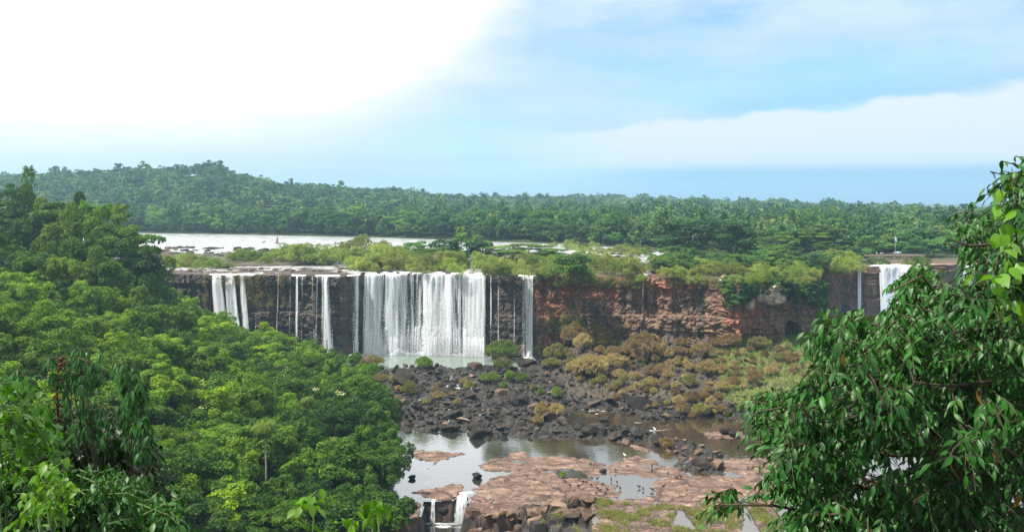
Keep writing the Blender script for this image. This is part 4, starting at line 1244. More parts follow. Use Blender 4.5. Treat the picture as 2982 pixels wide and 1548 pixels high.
cnt = [0, 0, 0]
pts = []
for band, dens, lev in ((0, 100, 0), (1, 210, 1), (2, 400, 2)):
    n = 60000
    px = rng.uniform(-40, 1070, n); Rv = np.interp(px, _rp, _rY); B = np.interp(px, _bp, _bY)
    Ymax = Rv * 1.05
    Y = np.sqrt(rng.random(n) * ((2350.0) ** 2 - 440.0 ** 2) + 440.0 ** 2)       # even over the ground
    area = (2350.0 ** 2 - 440.0 ** 2) / 2 * (1110 / F)
    lo, hi = ((0, 820), (820, 1300), (1300, 2400))[band]
    inb = (Y > B + 30) & (Y < Ymax) & (Y >= lo) & (Y < hi)
    want = int(area / dens)
    inb &= np.arange(n) < want if want < n else True
    pts.append((px[inb], Y[inb], lev))
for px, Y, lev in pts:
    z = hill_h(px, Y); tn = 0.5 + 0.5 * fbm(px * 0.03, Y * 0.012, oct=2, seed=71) + rng.normal(size=len(px)) * 0.32
    big = np.where(rng.random(len(px)) < 0.1, 1.45, 1.0)
    hh = rng.uniform(0.75, 1.45, len(px)) * big; ww = rng.uniform(0.65, 1.35, len(px)) * np.where(rng.random(len(px)) < .08, 1.4, 1) * (1.05, 1.4, 1.75)[lev]
    for k in range(len(px)):
        forest_tree(lev, k % 6, wx(px[k], Y[k]), Y[k], z[k] - 1.0, ww[k], hh[k], tn[k], rng.random() * 6.28); cnt[lev] += 1
# uneven emergent crowns along the skyline
for k in range(420):
    px = rng.uniform(-30, 1060); R_ = np.interp(px, _rp, _rY); Y = R_ * rng.uniform(0.94, 1.0)
    forest_tree(1, k % 6, wx(px, Y), Y, hill_h(np.array([px]), np.array([Y]))[0] + rng.uniform(-2, 3.5), rng.uniform(.7, 1.25), rng.uniform(.9, 1.25), rng.random(), rng.random() * 6.28)
print('forest', cnt, fn)
fo = obj('forest', mesh_np('forest', np.concatenate(FV), np.concatenate(FQ), None, [M['leaf_forest']], False, {'tint': np.concatenate(FT)}))
tag(fo, kind='stuff')
# pale bare trunks that show between the crowns of the hill
mbt = MB()
for k in range(120):
    px = rng.uniform(20, 520); B = np.interp(px, _bp, _bY); R_ = np.interp(px, _rp, _rY); t_ = rng.uniform(.12, .95); Y = B + t_ * (R_ - B)
    z = hill_h(np.array([px]), np.array([Y]))[0]; x = wx(px, Y); h_ = rng.uniform(11, 17)
    mbt.tube([(x, Y - 8, z), (x + rng.uniform(-1, 1), Y - 8, z + h_ * .6), (x + rng.uniform(-1.5, 1.5), Y - 7, z + h_)], (.4, .33, .2), 4)
tb = obj('forest_trunks', mbt.mesh('forest_trunks', [M['bark_pale']])); tag(tb, kind='stuff')

# --- trees on the land east of the rapids and on the middle island
rr = random.Random(31)


def base_at(dx, dy):
    px, py = dsp(dx, dy); return on_level(px, py, TOP + .6)


def plateau_z(x, Y):
    s = Y - cliff_line(np.array([x]))[0]
    return float(bed(np.array([float(x)]), np.array([max(s, 0.0)]))[0][0])


def ptree(dx, dby, dty, wpx, key, tone, label, name='plateau_tree', group=None, cat='tree'):
    x, Y = base_at(dx, dby); z = plateau_z(x, Y); H = float((dby - dty) / 2.5156 * Y / F); n = len(CROWN[key])
    ref = {'plateau': 11.0, 'bush': 4.3, 'umbrella': 14.2, 'bank': 14.5}[key]; rad = {'plateau': 6.4, 'bush': 4.0, 'umbrella': 7.2, 'bank': 6.8}[key]
    w = wpx / 2.5156 * Y / F / 2 / rad
    return plant(name, key, rr.randrange(n), (x, Y, z - .3), rr.uniform(0, 6.28), (w, w, H / ref), TONES[tone], label, cat, group)


ptree(1745, 652, 545, 190, 'plateau', 'dark', 'big dark domed tree, tallest on the land east of the rapids')
ptree(1852, 655, 566, 150, 'plateau', 'dark', 'dark domed tree beside the tallest dome east of the rapids')
ptree(1690, 648, 590, 90, 'plateau', 'mid', 'mid green tree on the rapids side of the tallest dark dome')
ptree(1940, 650, 585, 130, 'umbrella', 'mid', 'flat-layered tree right behind the two dark domed trees')
ptree(1175, 655, 588, 95, 'plateau', 'fresh', 'tallest fresh green tree on the middle island, beside its palm')
ptree(1118, 655, 600, 90, 'plateau', 'mid', 'mid green island tree standing by the tallest one')
ptree(1205, 658, 600, 80, 'plateau', 'dark', 'dark green island tree with the palm behind it')
ptree(1045, 648, 605, 95, 'plateau', 'fresh', 'spreading fresh green tree at the upstream end of middle island')
ptree(1080, 665, 625, 110, 'umbrella', 'bright', 'bright flat-layered tree in front of the middle island group')
ptree(1325, 668, 614, 190, 'umbrella', 'bright', 'broad bright umbrella-shaped tree in the middle of the low island')
ptree(1445, 705, 637, 120, 'plateau', 'yellowish', 'yellowish round tree standing right at the cliff lip')
ptree(1385, 672, 632, 120, 'umbrella', 'fresh', 'fresh green spreading tree between umbrella tree and lip tree')
ptree(900, 622, 597, 34, 'bush', 'dark', 'small round bush alone on rocks by the far open water')
ptree(1270, 650, 622, 50, 'plateau', 'dark', 'small dark tree by the water behind the umbrella tree')
for k in range(70):
    dx = rr.uniform(1900, 2440); dby = rr.uniform(600, 668) if dx < 2140 else rr.uniform(600, 646)
    d_ = (dby - 590) / 70; H = rr.uniform(40, 78) * (1 - .25 * d_); tone = rr.choice(['mid', 'fresh', 'olive', 'dark', 'yellowish', 'fresh'])
    key = rr.choice(['plateau', 'umbrella', 'plateau']); where = 'back among the trees behind the viewing platform' if dby < 622 else ('between the dark domes and the viewing platform' if dx > 2080 else 'on the land over the overgrown cliff')
    ptree(dx, dby, dby - H, rr.uniform(70, 130), key, tone, f'{TW[tone]} {"flat-layered" if key == "umbrella" else "rounded"} tree {where}', group=f'{tone} {key} trees {where}')
for k in range(34):
    dx = rr.uniform(1650, 2060); dby = rr.uniform(655, 690); tone = rr.choice(['fresh', 'yellowish', 'olive', 'mid'])
    ptree(dx, dby, dby - rr.uniform(28, 50), rr.uniform(50, 100), 'plateau', tone, f'low {TW[tone]} tree in the thicket above the brown cliff', group=f'low {tone} trees above the brown cliff')
# vegetation spilling over the end of the near cliff
for k in range(95):
    dx = rr.uniform(1835, 2095) if k < 40 else rr.uniform(1965, 2125); px = dx / 2.5156; Y = float(np.interp(px, [720, 735, 770, 800, 818, 840], [322, 319, 326, 327, 330, 350])); t_ = rr.random()
    bare = 1915 < dx < 1965
    dyt = rr.uniform(690, 720) + (0 if bare else max(0, (dx - 1965)) * .75 * t_ + (60 * t_ if 1840 < dx < 1905 else 0))
    py = dyt / 2.5156; x = float(wx(px, Y)); z = float(wz(py, Y)) - 3.2
    o_ = float(cliff_out(np.array([x]), np.array([np.clip(z, 0, 35)]))[0]); Yc = float(cliff_line(np.array([x]))[0]) - min(o_, 3) + .2
    if z > 34: Yc += 2
    tone = rr.choice(['fresh', 'mid', 'olive', 'bright', 'dark'])
    plant('cliff_bush', 'plateau', rr.randrange(6), (x, Yc, z - 1), rr.uniform(0, 6.28), rr.uniform(.32, .62), TONES[tone], f'{TW[tone]} bush {"hanging down the cliff end by the cave" if dx > 1965 else "spilling over the lip between white rock"}', 'bush', f'{tone} bushes {"on the cliff end" if dx > 1965 else "over the white patches"}')
# greenery that spills over the lip of the brown and red walls
for k in range(46):
    dx = rr.choice((rr.uniform(1345, 1475), rr.uniform(1400, 1640), rr.uniform(1560, 1850))); px = dx / 2.5156
    xs_ = np.linspace(0, 130, 900); x = float(np.interp(px, px_of(xs_, cliff_line(xs_)), xs_)); dn = rr.uniform(0, 1) ** 2 * 3.5; z = 35.2 - dn
    Yc = float(cliff_line(np.array([x]))[0] - cliff_out(np.array([x]), np.array([min(z, 35.0)]))[0]) + (.8 if dn < .6 else .1)
    tone = rr.choice(['fresh', 'yellowish', 'olive', 'bright']); hang = 'hanging a little way down the wall' if dn > 1.2 else 'growing on the very lip'
    plant('cliff_bush', 'bush', rr.randrange(8), (x, Yc, z - 1.2), rr.uniform(0, 6.28), rr.uniform(.35, .8), TONES[tone], f'{TW[tone]} bush {hang} of the red-brown wall', 'bush', f'{tone} bushes {hang}')
# trees on the east bank that show past the drooping tree
for k in range(150):
    Y = rr.uniform(165, 330); x = rr.uniform(126, 126 + .42 * Y); g = gz(x, Y); px = px_of(x, Y)
    if g < .8 or px > 1230: continue
    H = rr.uniform(5.5, 8.5); 
    if py_of(g + H, Y) < 300 + max(0, (870 - px)) * .3: H = max(3.5, CAMZ - (304 - HY) / F * Y - g)
    if H > 9: continue
    tone = rr.choice(['fresh', 'mid', 'bright', 'olive', 'dark']); key = rr.choice(['jungle', 'feather'])
    plant('east_tree', key, rr.randrange(6), (x, Y, g - .3), rr.uniform(0, 6.28), (H / 10.3 * 1.25, H / 10.3 * 1.25, H / 10.3), TONES[tone], f'{TW[tone]} {"feathery" if key == "feather" else "rounded"} tree on the east bank under the recessed falls', 'tree', f'{tone} {key} east bank trees')
# --- bushes of the islands
rr = random.Random(41)
ZB = [((400, 600), (656, 674), (14, 26), 20, ('yellowish', 'fresh', 'olive'), 'on the small rocky island above the three bank-side streams'), ((590, 745), (648, 662), (20, 34), 10, ('fresh', 'mid', 'yellowish'), 'on the near part of the rocky island by the standing stump'),
      ((735, 850), (652, 664), (36, 52), 8, ('mid', 'fresh'), 'at the round-bushed tip of the rocky island'), ((880, 1010), (650, 678), (34, 58), 18, ('yellowish', 'fresh', 'olive'), 'on the downstream shoulder of the middle island'),
      ((1010, 1240), (668, 686), (26, 44), 20, ('fresh', 'olive', 'yellowish'), 'along the island front above the wide curtain fall'), ((1240, 1600), (668, 701), (26, 48), 32, ('yellowish', 'yellowish', 'fresh', 'olive'), 'on the low island above the red rock wall'),
      ((1640, 1860), (670, 700), (20, 36), 30, ('yellowish', 'olive', 'fresh'), 'on the grassy land above the brown wall'), ((1850, 2070), (688, 712), (18, 34), 24, ('fresh', 'olive', 'yellowish'), 'above the white rock patches of the cliff end'), ((2070, 2160), (655, 690), (24, 40), 9, ('olive', 'yellowish'), 'on the brown corner rock beside the far cliff'), ((2170, 2330), (656, 664), (8, 14), 26, ('dark', 'mid', 'olive'), 'below the viewing platform at the far lip')]
for (xa_, xb_), (ya, yb), (ha, hb_), n, tones, where in ZB:
    for k in range(n):
        dx = rr.uniform(xa_, xb_); dy = rr.uniform(ya, yb); tone = rr.choice(tones); hgt = rr.uniform(ha, hb_)
        size = 'tall' if hgt > ha + (hb_ - ha) * .66 else ('low' if hgt < ha + (hb_ - ha) * .33 else 'rounded')
        ptree(dx, dy, dy - hgt, hgt * rr.uniform(1.5, 2.3), 'bush', tone, f'{size} {TW[tone]} bush {where}', 'river_bush', f'{size} {tone} bushes {where}', 'bush')
for k in range(16):
    dx = rr.uniform(1385, 1665); dy = 612 + (dx - 1385) / 280 * 26 + rr.uniform(-3, 10); hg = rr.uniform(12, 24); tone = rr.choice(('fresh', 'mid', 'olive'))
    ptree(dx, dy, dy - hg, hg * rr.uniform(1.6, 2.4), 'bush', tone, f'{TW[tone]} bush on a rock islet in the eastern rapids', 'river_bush', f'{tone} islet bushes in the eastern rapids', 'bush')
# palms on the plateau
for dx, dby, dty, lab in ((1160, 650, 575, 'tall palm with drooping crown rising above the middle island trees'), (2160, 632, 565, 'palm with a slim trunk in the trees short of the viewing platform'), (2362, 632, 570, 'dim palm beyond the viewing platform and flagpole')):
    x, Y = base_at(dx, dby); z = plateau_z(x, Y); H = (dby - dty) / 2.5156 * Y / F
    palm((x, Y, z), H, .2, 4.0, lab, None, 20, True, 1.1)
# ------------------------------------------------------------------ boulders
_Ys = np.arange(364, 150, -0.5)


def hit(px, py):
    """Where the line of sight through a point of the photograph meets the lower ground."""
    Ys = np.arange(150, 362, 0.5)
    x = wx(px, Ys); z = wz(py, Ys); g = np.maximum(G(x, Ys), 0.0 if True else 0)
    k = np.argmax(z <= g)
    if not (z <= g).any(): k = len(Ys) - 1
    return float(x[k]), float(Ys[k]), float(g[k])


def rock_geo(seed, sub, flatz=0.8):
    V, T = sub; rng = np.random.default_rng(seed); V = V.copy()
    for k in range(11):
        n = unit(rng.normal(size=3)); dcut = rng.uniform(0.38, 0.8)
        s = V @ n; over = np.maximum(s - dcut, 0); V = V - over[:, None] * n
    V = V * (1 + 0.10 * fbm(V[:, 0] * 2.5 + seed, V[:, 1] * 2.5, V[:, 2] * 2.5, oct=3, seed=seed))[:, None]
    V = V * (1.15, rng.uniform(.75, 1.0), flatz * rng.uniform(.8, 1.1))
    return V, T


ROCKS = [mesh_np('boulder', *((lambda g: (g[0], None, g[1]))(rock_geo(500 + i, ICO3))), [M['rock']], False) for i in range(10)]
ROCKS_B = [mesh_np('brown_boulder', *((lambda g: (g[0], None, g[1]))(rock_geo(520 + i, ICO3))), [M['rock_brown']], False) for i in range(5)]


def rock_at(px, py, wpx, label, group=None, brown=False, h=1.0, sink=.35, tint=1.0, name='boulder', cat='rock', water=False):
    x, Y, g = hit(px, py)
    s = wpx * Y / F / 2 / 1.05
    me = (ROCKS_B if brown else ROCKS)[rr.randrange(5 if brown else 10)]
    o = obj(name, me, None, (x, Y + s * .4, g + s * h * (.75 - sink)), (rr.uniform(-.25, .25), rr.uniform(-.25, .25), rr.uniform(0, 6.28)), (s, s, s * h))
    o.color = (tint, tint * .98, tint * .95, 1)
    return tag(o, label, cat, group)


rr = random.Random(51)
for cx_, cy_2, w, h, br, tint, lab in (
    (1010, 605, 165, .95, False, 1.1, 'pyramid-shaped dark boulder mirrored in the still pool'), (995, 912, 108, .8, False, .8, 'dark block of rock alone in the pale pool'), (508, 915, 62, 1.0, False, .7, 'upright dark rock with a flat ledge beside the tree-covered bank'),
    (1945, 862, 60, .8, False, .6, 'round black rock in the channel between pink shelves'), (2360, 655, 150, .9, False, .9, 'large dark boulder in the channel behind the grass-topped one'), (1850, 375, 90, .7, True, 1.1, 'brown boulder in the rapids above the brown pool'),
    (800, 560, 170, .6, False, .9, 'long low dark boulder at the water beside the pyramid-shaped one'), (1965, 490, 110, .75, False, .8, 'dark boulder on the shore of the brown pool'), (890, 480, 120, .45, True, 1.6, 'flat pinkish slab among dark boulders above the pool'),
    (150, 210, 150, .8, True, .7, 'big brown boulder beside the bank trees near the plunge pool'), (1130, 270, 100, .8, False, .9, 'square dark boulder in the middle of the boulder field'), (1330, 350, 130, .8, False, .8, 'large black boulder below the little white rapids'),
    (2100, 600, 130, .8, False, .9, 'dark boulder at the end of the rock spit in the pool'), (1850, 580, 130, .8, False, .85, 'dark boulder midway along the rock spit in the pool'), (2700, 850, 150, .8, False, .9, 'dark boulder by the channel under the hanging leaves'), (750, 1180, 110, 1.0, False, .7, 'dark rock splitting the small cascades'), (2880, 575, 110, .9, False, .75, 'dark boulder between channel and brown backwater'), (1180, 545, 130, 1.0, False, .8, 'tall dark boulder just past the pyramid-shaped one'), (2930, 600, 100, 1.0, False, .8, 'pointed dark boulder at the mouth of brown backwater')):
    rock_at(*c4(cx_, cy_2), w / 7.5, lab, None, br, h, .3, tint)
n = 0; placed = []
zones = [([(0, 60), (700, 60), (830, 92), (1000, 64), (1000, 330), (300, 330), (0, 200)], 'dark', 'in the wet field below the plunge pool', 70), ([(1000, 70), (1480, 40), (1680, 180), (1660, 400), (1000, 400)], 'dark', 'on the rocky bar below the small white rapids', 60),
         ([(300, 340), (1000, 340), (1000, 560), (600, 548), (340, 528)], 'dark', 'in the bank of rock behind the mirror pool', 62), ([(1000, 400), (1660, 400), (1660, 520), (1950, 520), (2240, 550), (2270, 636), (1950, 612), (1500, 592), (1050, 596)], 'dark', 'on the low spit between mirror pool and brown pool', 62),
         ([(1700, 330), (2500, 330), (2900, 430), (2900, 480), (2290, 470), (1850, 385)], 'dark', 'along the far shore of the brown pool', 46), ([(2290, 585), (2576, 640), (2810, 720), (2810, 850), (2640, 860), (2400, 690)], 'brown', 'in the channel under the hanging branches', 26)]
for pl, tone, where, cnt_ in zones:
    pp = np.array([c4(a, b_) for a, b_ in pl]); lo, hi = pp.min(0), pp.max(0); k = 0; tries = 0
    while k < cnt_ and tries < 4000:
        tries += 1
        px, py = rr.uniform(lo[0], hi[0]), rr.uniform(lo[1], hi[1])
        if sdist(pp, np.array([px]), np.array([py]))[0] < 0: continue
        w = rr.choice((6, 7, 8, 9, 11, 13, 16, 20, 26, 32)) * (py - 199) / 200
        if any(abs(px - a) < (w + c_) * .42 and abs(py - b_) < (w + c_) * .26 for a, b_, c_ in placed): continue
        placed.append((px, py, w)); br = tone == 'brown' or rr.random() < .2
        size = 'large' if w > 15 else ('mid-sized' if w > 9 else 'small')
        rock_at(px, py, w, f'{size} {"brown" if br else "dark"} boulder {where}', f'{size} {"brown" if br else "dark"} boulders {where}', br, rr.uniform(.55, 1.0), rr.uniform(.25, .5), rr.uniform(.5, 1.45)); k += 1; n += 1
print('boulders', n)
# smaller stones between them
rng = np.random.default_rng(77); mb = MB()
SM = [rock_geo(560 + i, ICO1 if i % 2 else ICO2) for i in range(8)]
bp = np.array(BOULD + []); lo, hi = bp.min(0), bp.max(0)
xs, ys = rng.uniform(lo[0], 92, 16000), rng.uniform(lo[1], min(hi[1], 352), 16000)
inn = sdist(BOULD, xs, ys) > -1.5
xs, ys = xs[inn], ys[inn]; xs, ys = xs[:2400], ys[:2400]; gg = G(xs, ys)
for x, y, g in zip(xs, ys, gg):
    if g < -0.35 or y > cliff_line(np.array([x]))[0] - 3: continue
    V, T = SM[rng.integers(8)]; s = .3 + 1.0 * rng.random() ** 2.2; a = rng.random() * 6.28
    W_ = np.stack([V[:, 0] * math.cos(a) - V[:, 1] * math.sin(a), V[:, 0] * math.sin(a) + V[:, 1] * math.cos(a), V[:, 2]], 1) * s
    mb.add(W_ + (x, y, g + s * .2), None, T)
tag(obj('rubble', mb.mesh('rubble', [M['rock']])), kind='stuff')

# ------------------------------------------------------------------ boulders under caps of hanging grass
M['tuft'] = leaf_mat('tussock_grass', [(0.085, 0.066, 0.036), (0.18, 0.145, 0.075), (0.30, 0.255, 0.135), (0.44, 0.385, 0.215)], 0.25, 0.6, rnd=0.35)


def blades(P, D, ln, wd, rng, droop=.6):
    """Grass blades rooted at P, setting out along D and bending down."""
    n = len(P); L_ = (ln * rng.uniform(.6, 1.3, n))[:, None]
    sd = unit(np.cross(D, rng.normal(size=(n, 3)))); w = wd * rng.uniform(.7, 1.3, (n, 1))
    m_ = P + D * L_ * .55 + (0, 0, .03); t = P + D * L_ * .9 - np.array([0, 0, 1]) * L_ * droop * rng.uniform(.4, 1.2, (n, 1))
    V = np.stack([P - sd * w, P + sd * w, m_ + sd * w * .9, m_ - sd * w * .9, t], 1).reshape(-1, 3)
    b = np.arange(n)[:, None] * 5
    return V, np.concatenate([b + (0, 1, 2, 3)], 1), np.concatenate([b + (3, 2, 4)], 1)


def cap_geo(seed, nb=16, per=260, k_=1.0):
    rng = np.random.default_rng(seed); mb = MB()
    for k in range(nb):
        a = k * 2.4; r = .9 * math.sqrt(k / nb); c = np.array([r * math.cos(a) * 1.1, r * math.sin(a), .55 - .5 * r + rng.uniform(-.1, .22)]); s = rng.uniform(.2, .32) * k_
        d = unit(rng.normal(size=(per, 3)) + (0, 0, .9)); P = c + d * s * rng.uniform(.55, .95, (per, 1)) * (1, 1, .75)
        V, Q, T = blades(P, unit(d + rng.normal(size=d.shape) * .35), .15 * k_, .026 * k_ ** .7, rng, .45); mb.add(V, Q, T)
    # a fringe that hangs over the edge of the rock
    n_ = 500; a = rng.uniform(0, 2 * PI, n_); P = np.stack([np.cos(a) * .98 * 1.08, np.sin(a) * .92, rng.uniform(-.05, .35, n_)], 1)
    V, Q, T = blades(P, unit(np.stack([np.cos(a), np.sin(a), rng.uniform(-.6, .2, n_)], 1)), .17 * k_, .025 * k_ ** .7, rng, 1.0); mb.add(V, Q, T)
    return mb


CAPS = [cap_geo(600 + i, 13 + 2 * (i % 4)).mesh('grass_cap', [M['tuft']]) for i in range(6)]
BIGCAPS = [cap_geo(620 + i, 46 + 6 * i, 120, .5).mesh('grass_cap', [M['tuft']]) for i in range(4)]
TINT = {'brown': (1.2, 1.05, .95), 'straw': (1.5, 1.42, 1.15), 'olive': (1.05, 1.25, .7), 'green': (.62, 1.12, .36), 'rusty': (.85, .7, .6)}


def capped(px, py, wpx, hpx, tone, label, group=None):
    x, Y, g = hit(px, py); s = wpx * Y / F / 2.3; hh = hpx * Y / F / .88
    e = empty('grassy_boulder', (x, Y + s * .5, g - .1), rr.uniform(0, 6.28)); tag(e, label, 'rock', group)
    ro = obj('rock', ROCKS_B[rr.randrange(5)], e, (0, 0, hh * .22), None, (s * .9, s * .9, hh * .8)); ro.color = (.75, .72, .7, 1)
    c = obj('grass_cap', BIGCAPS[rr.randrange(4)] if wpx > 17 else CAPS[rr.randrange(6)], e, (0, 0, hh * .34), None, (s, s, hh * .78)); c.color = TINT[tone] + (1,)
    return e


rr = random.Random(61)
# (crop x, base y, width, height)
for a, b_, w, h, tone, lab in (
    (1180, 1062, 265, 155, 'green', 'big round green moss-covered dome at the foot of the wide fall'), (600, 1115, 165, 85, 'green', 'green-topped rock at the near edge of the plunge pool'), (180, 1120, 270, 90, 'olive', 'wide low olive mound beside the plunge pool and bank trees'),
    (1195, 1122, 165, 90, 'green', 'green tufted mound just below the big round dome'), (1095, 1222, 170, 75, 'green', 'long green cushion in the middle of the dark boulders'), (1245, 1198, 85, 70, 'green', 'small green cushion between two others below the dome'), (1340, 1212, 108, 64, 'green', 'round green cushion farthest from the long one below the dome'),
    (1478, 1312, 66, 52, 'green', 'little round green tuft beside the white rapids'), (1600, 1330, 90, 76, 'green', 'green tuft standing in the white rapids'), (1420, 1280, 60, 52, 'olive', 'small olive tuft on black rocks above the rapids'), (495, 1296, 110, 88, 'olive', 'rounded olive tuft alone on the dark boulders near the bank'), (938, 1270, 92, 66, 'olive', 'olive tuft next to the thin sheet of white water'), (400, 1220, 104, 66, 'olive', 'olive tuft above the rounded one near the bank'), (1205, 1255, 60, 44, 'green', 'tiny green tuft under the long green cushion'),
    (1728, 950, 205, 150, 'brown', 'tall brown shaggy mound standing against the foot of the red wall'), (1600, 1066, 215, 130, 'olive', 'olive shaggy mound in front of the tall brown one'), (1910, 960, 165, 85, 'rusty', 'rusty shaggy mound between tall mound and great brown mound'), (2270, 1066, 370, 180, 'brown', 'great brown shaggy mound under the middle of the brown wall'),
    (2010, 1040, 150, 90, 'straw', 'straw-coloured mound in front of the rusty one'), (2040, 1120, 230, 90, 'straw', 'long straw-coloured mound before the great brown mound'), (1850, 1175, 330, 140, 'straw', 'wide straw-coloured mound of many tufts, middle of the slope'), (1560, 1110, 170, 70, 'olive', 'low olive fringe of the mound nearest the plunge pool'), (2520, 1030, 150, 70, 'rusty', 'rusty mound just past the great brown one')):
    capped(*c2(a, b_), w / 7.49, h / 7.49, tone, lab)
for a, b_, w, h, tone, lab in ((1490, 450, 130, 105, 'straw', 'straw-tufted boulder above the low rock spit'), (1600, 450, 120, 95, 'straw', 'second straw-tufted boulder of a pair above the rock spit'), (1460, 505, 95, 55, 'straw', 'low straw tuft in front of the pair above the spit'), (2430, 690, 130, 85, 'straw', 'dark boulder with straw tuft standing in the channel'), (705, 318, 130, 55, 'straw', 'flat straw tuft over layered rocks near the thin white sheet'), (1650, 905, 60, 45, 'green', 'tiny green tuft on the pink shelf')):
    capped(*c4(a, b_), w / 7.5, h / 7.5, tone, lab)
placed = []; k = 0
SL = np.array([dsp(*q) for q in ((1420, 900), (1520, 850), (1700, 870), (1900, 880), (2060, 900), (2060, 960), (1960, 940), (1800, 1010), (1850, 1060), (1700, 1060), (1500, 985), (1420, 935))])
lo, hi = SL.min(0), SL.max(0); tries = 0
while k < 150 and tries < 20000:
    tries += 1; px, py = rr.uniform(lo[0], hi[0]), rr.uniform(lo[1], hi[1])
    if sdist(SL, np.array([px]), np.array([py]))[0] < -1: continue
    w = rr.choice((7, 8, 9, 10, 12, 15, 19, 25)) * (.8 if py > 400 else 1)
    if any(abs(px - a) < (w + c_) * .3 and abs(py - b_) < (w + c_) * .17 for a, b_, c_ in placed): continue
    placed.append((px, py, w)); tone = rr.choice(('brown', 'brown', 'straw', 'straw', 'olive', 'rusty')); size = 'broad' if w > 18 else ('small' if w < 12 else 'rounded')
    where = 'high on the slope under the brown wall' if py < 362 else ('on the middle of the shaggy slope' if py < 392 else 'low on the slope above the brown pool')
    capped(px, py, w, w * rr.uniform(.5, .75), tone, f'{size} {tone} grass-covered rock {where}', f'{size} {tone} grass-covered rocks {where}'); k += 1
for px, py, w, wh in [(rr.uniform(352, 400), rr.uniform(374, 420), rr.uniform(7, 14), 0) for _ in range(16)] + [(rr.uniform(395, 470), rr.uniform(380, 410), rr.uniform(6, 10), 1) for _ in range(10)]:
    tone = rr.choice(('brown', 'olive', 'straw')); where = 'among dark boulders next to the bank trees' if wh == 0 else 'scattered over dark boulders near the white sheet'
    capped(px, py, w, w * .6, tone, f'small {tone} tuft of grass on rock {where}', f'small {tone} tufts {where}')

# grass that hangs and grows in countless tufts: on the wall, on the meadow and on the near ledges
def grass_mass(name, pts, nrm, ln, wd, per, tint, droop=.6, seed=1):
    rng = np.random.default_rng(seed); P = np.repeat(np.asarray(pts), per, 0) + rng.normal(size=(len(pts) * per, 3)) * ln * .45; D = unit(np.repeat(np.asarray(nrm), per, 0) + rng.normal(size=(len(pts) * per, 3)) * .55)
    V, Q, T = blades(P, D, ln, wd, rng, droop); o = obj(name, mesh_np(name, V, Q, T, [M['tuft']])); o.color = tint + (1,)
    return tag(o, kind='stuff')


rng = np.random.default_rng(9)
xs, zs = rng.uniform(9, 122, 9000), rng.uniform(3, 35.5, 9000)
sel = (fbm(xs * .12, zs * .14, oct=4, seed=91) + .28 * (zs > 32) - .22 * ((zs > 20) & (zs < 32)) > .25)
xs, zs = xs[sel], zs[sel]; ys = cliff_line(xs) - cliff_out(xs, np.minimum(zs, 35)) - .05
grass_mass('wall_grass', np.stack([xs, ys, zs], 1), np.broadcast_to((0, -1, .5), (len(xs), 3)), .8, .06, 16, (.85, 1.0, .62), 1.1, 2)
xs, zs = rng.uniform(-135, -98, 700), rng.uniform(22, 35.5, 700); sel = fbm(xs * .2, zs * .1, oct=3, seed=92) > -.1; xs, zs = xs[sel], zs[sel]; ys = cliff_line(xs) - cliff_out(xs, np.minimum(zs, 35)) - .05
grass_mass('ledge_grass', np.stack([xs, ys, zs], 1), np.broadcast_to((0, -1, .5), (len(xs), 3)), .9, .07, 16, (.8, .75, .55), 1.1, 3)
mead = W4([(2760, 120), (3000, 40), (3600, -10), (3650, 370), (3065, 420), (2830, 340)])
mm = np.array(mead); xs, ys = rng.uniform(mm[:, 0].min(), mm[:, 0].max(), 9000), rng.uniform(mm[:, 1].min(), mm[:, 1].max(), 9000)
sel = sdist(mead, xs, ys) + 4 * fbm(xs * .2, ys * .2, seed=93) > 0; xs, ys = xs[sel], ys[sel]
grass_mass('meadow_grass', np.stack([xs, ys, G(xs, ys)], 1), np.broadcast_to((0, 0, 1.0), (len(xs), 3)), .7, .05, 14, (.85, 1.45, .5), .35, 4)
nl_ = W4([(1480, 1150), (1850, 1065), (2200, 1045), (2480, 1120), (3300, 1100), (3300, 1400), (1480, 1400)])
mm = np.array(nl_); xs, ys = rng.uniform(mm[:, 0].min(), mm[:, 0].max(), 16000), rng.uniform(mm[:, 1].min(), mm[:, 1].max(), 16000)
sel = (sdist(nl_, xs, ys) > 0) & (fbm(xs * .35, ys * .35, oct=4, seed=94) > .02); xs, ys = xs[sel], ys[sel]; gg = G(xs, ys); sel = gg > .05; xs, ys, gg = xs[sel], ys[sel], gg[sel]
grass_mass('ledge_tussocks', np.stack([xs, ys, gg], 1), np.broadcast_to((0, -.2, 1.0), (len(xs), 3)), .42, .03, 16, (.85, 1.1, .6), .5, 5)

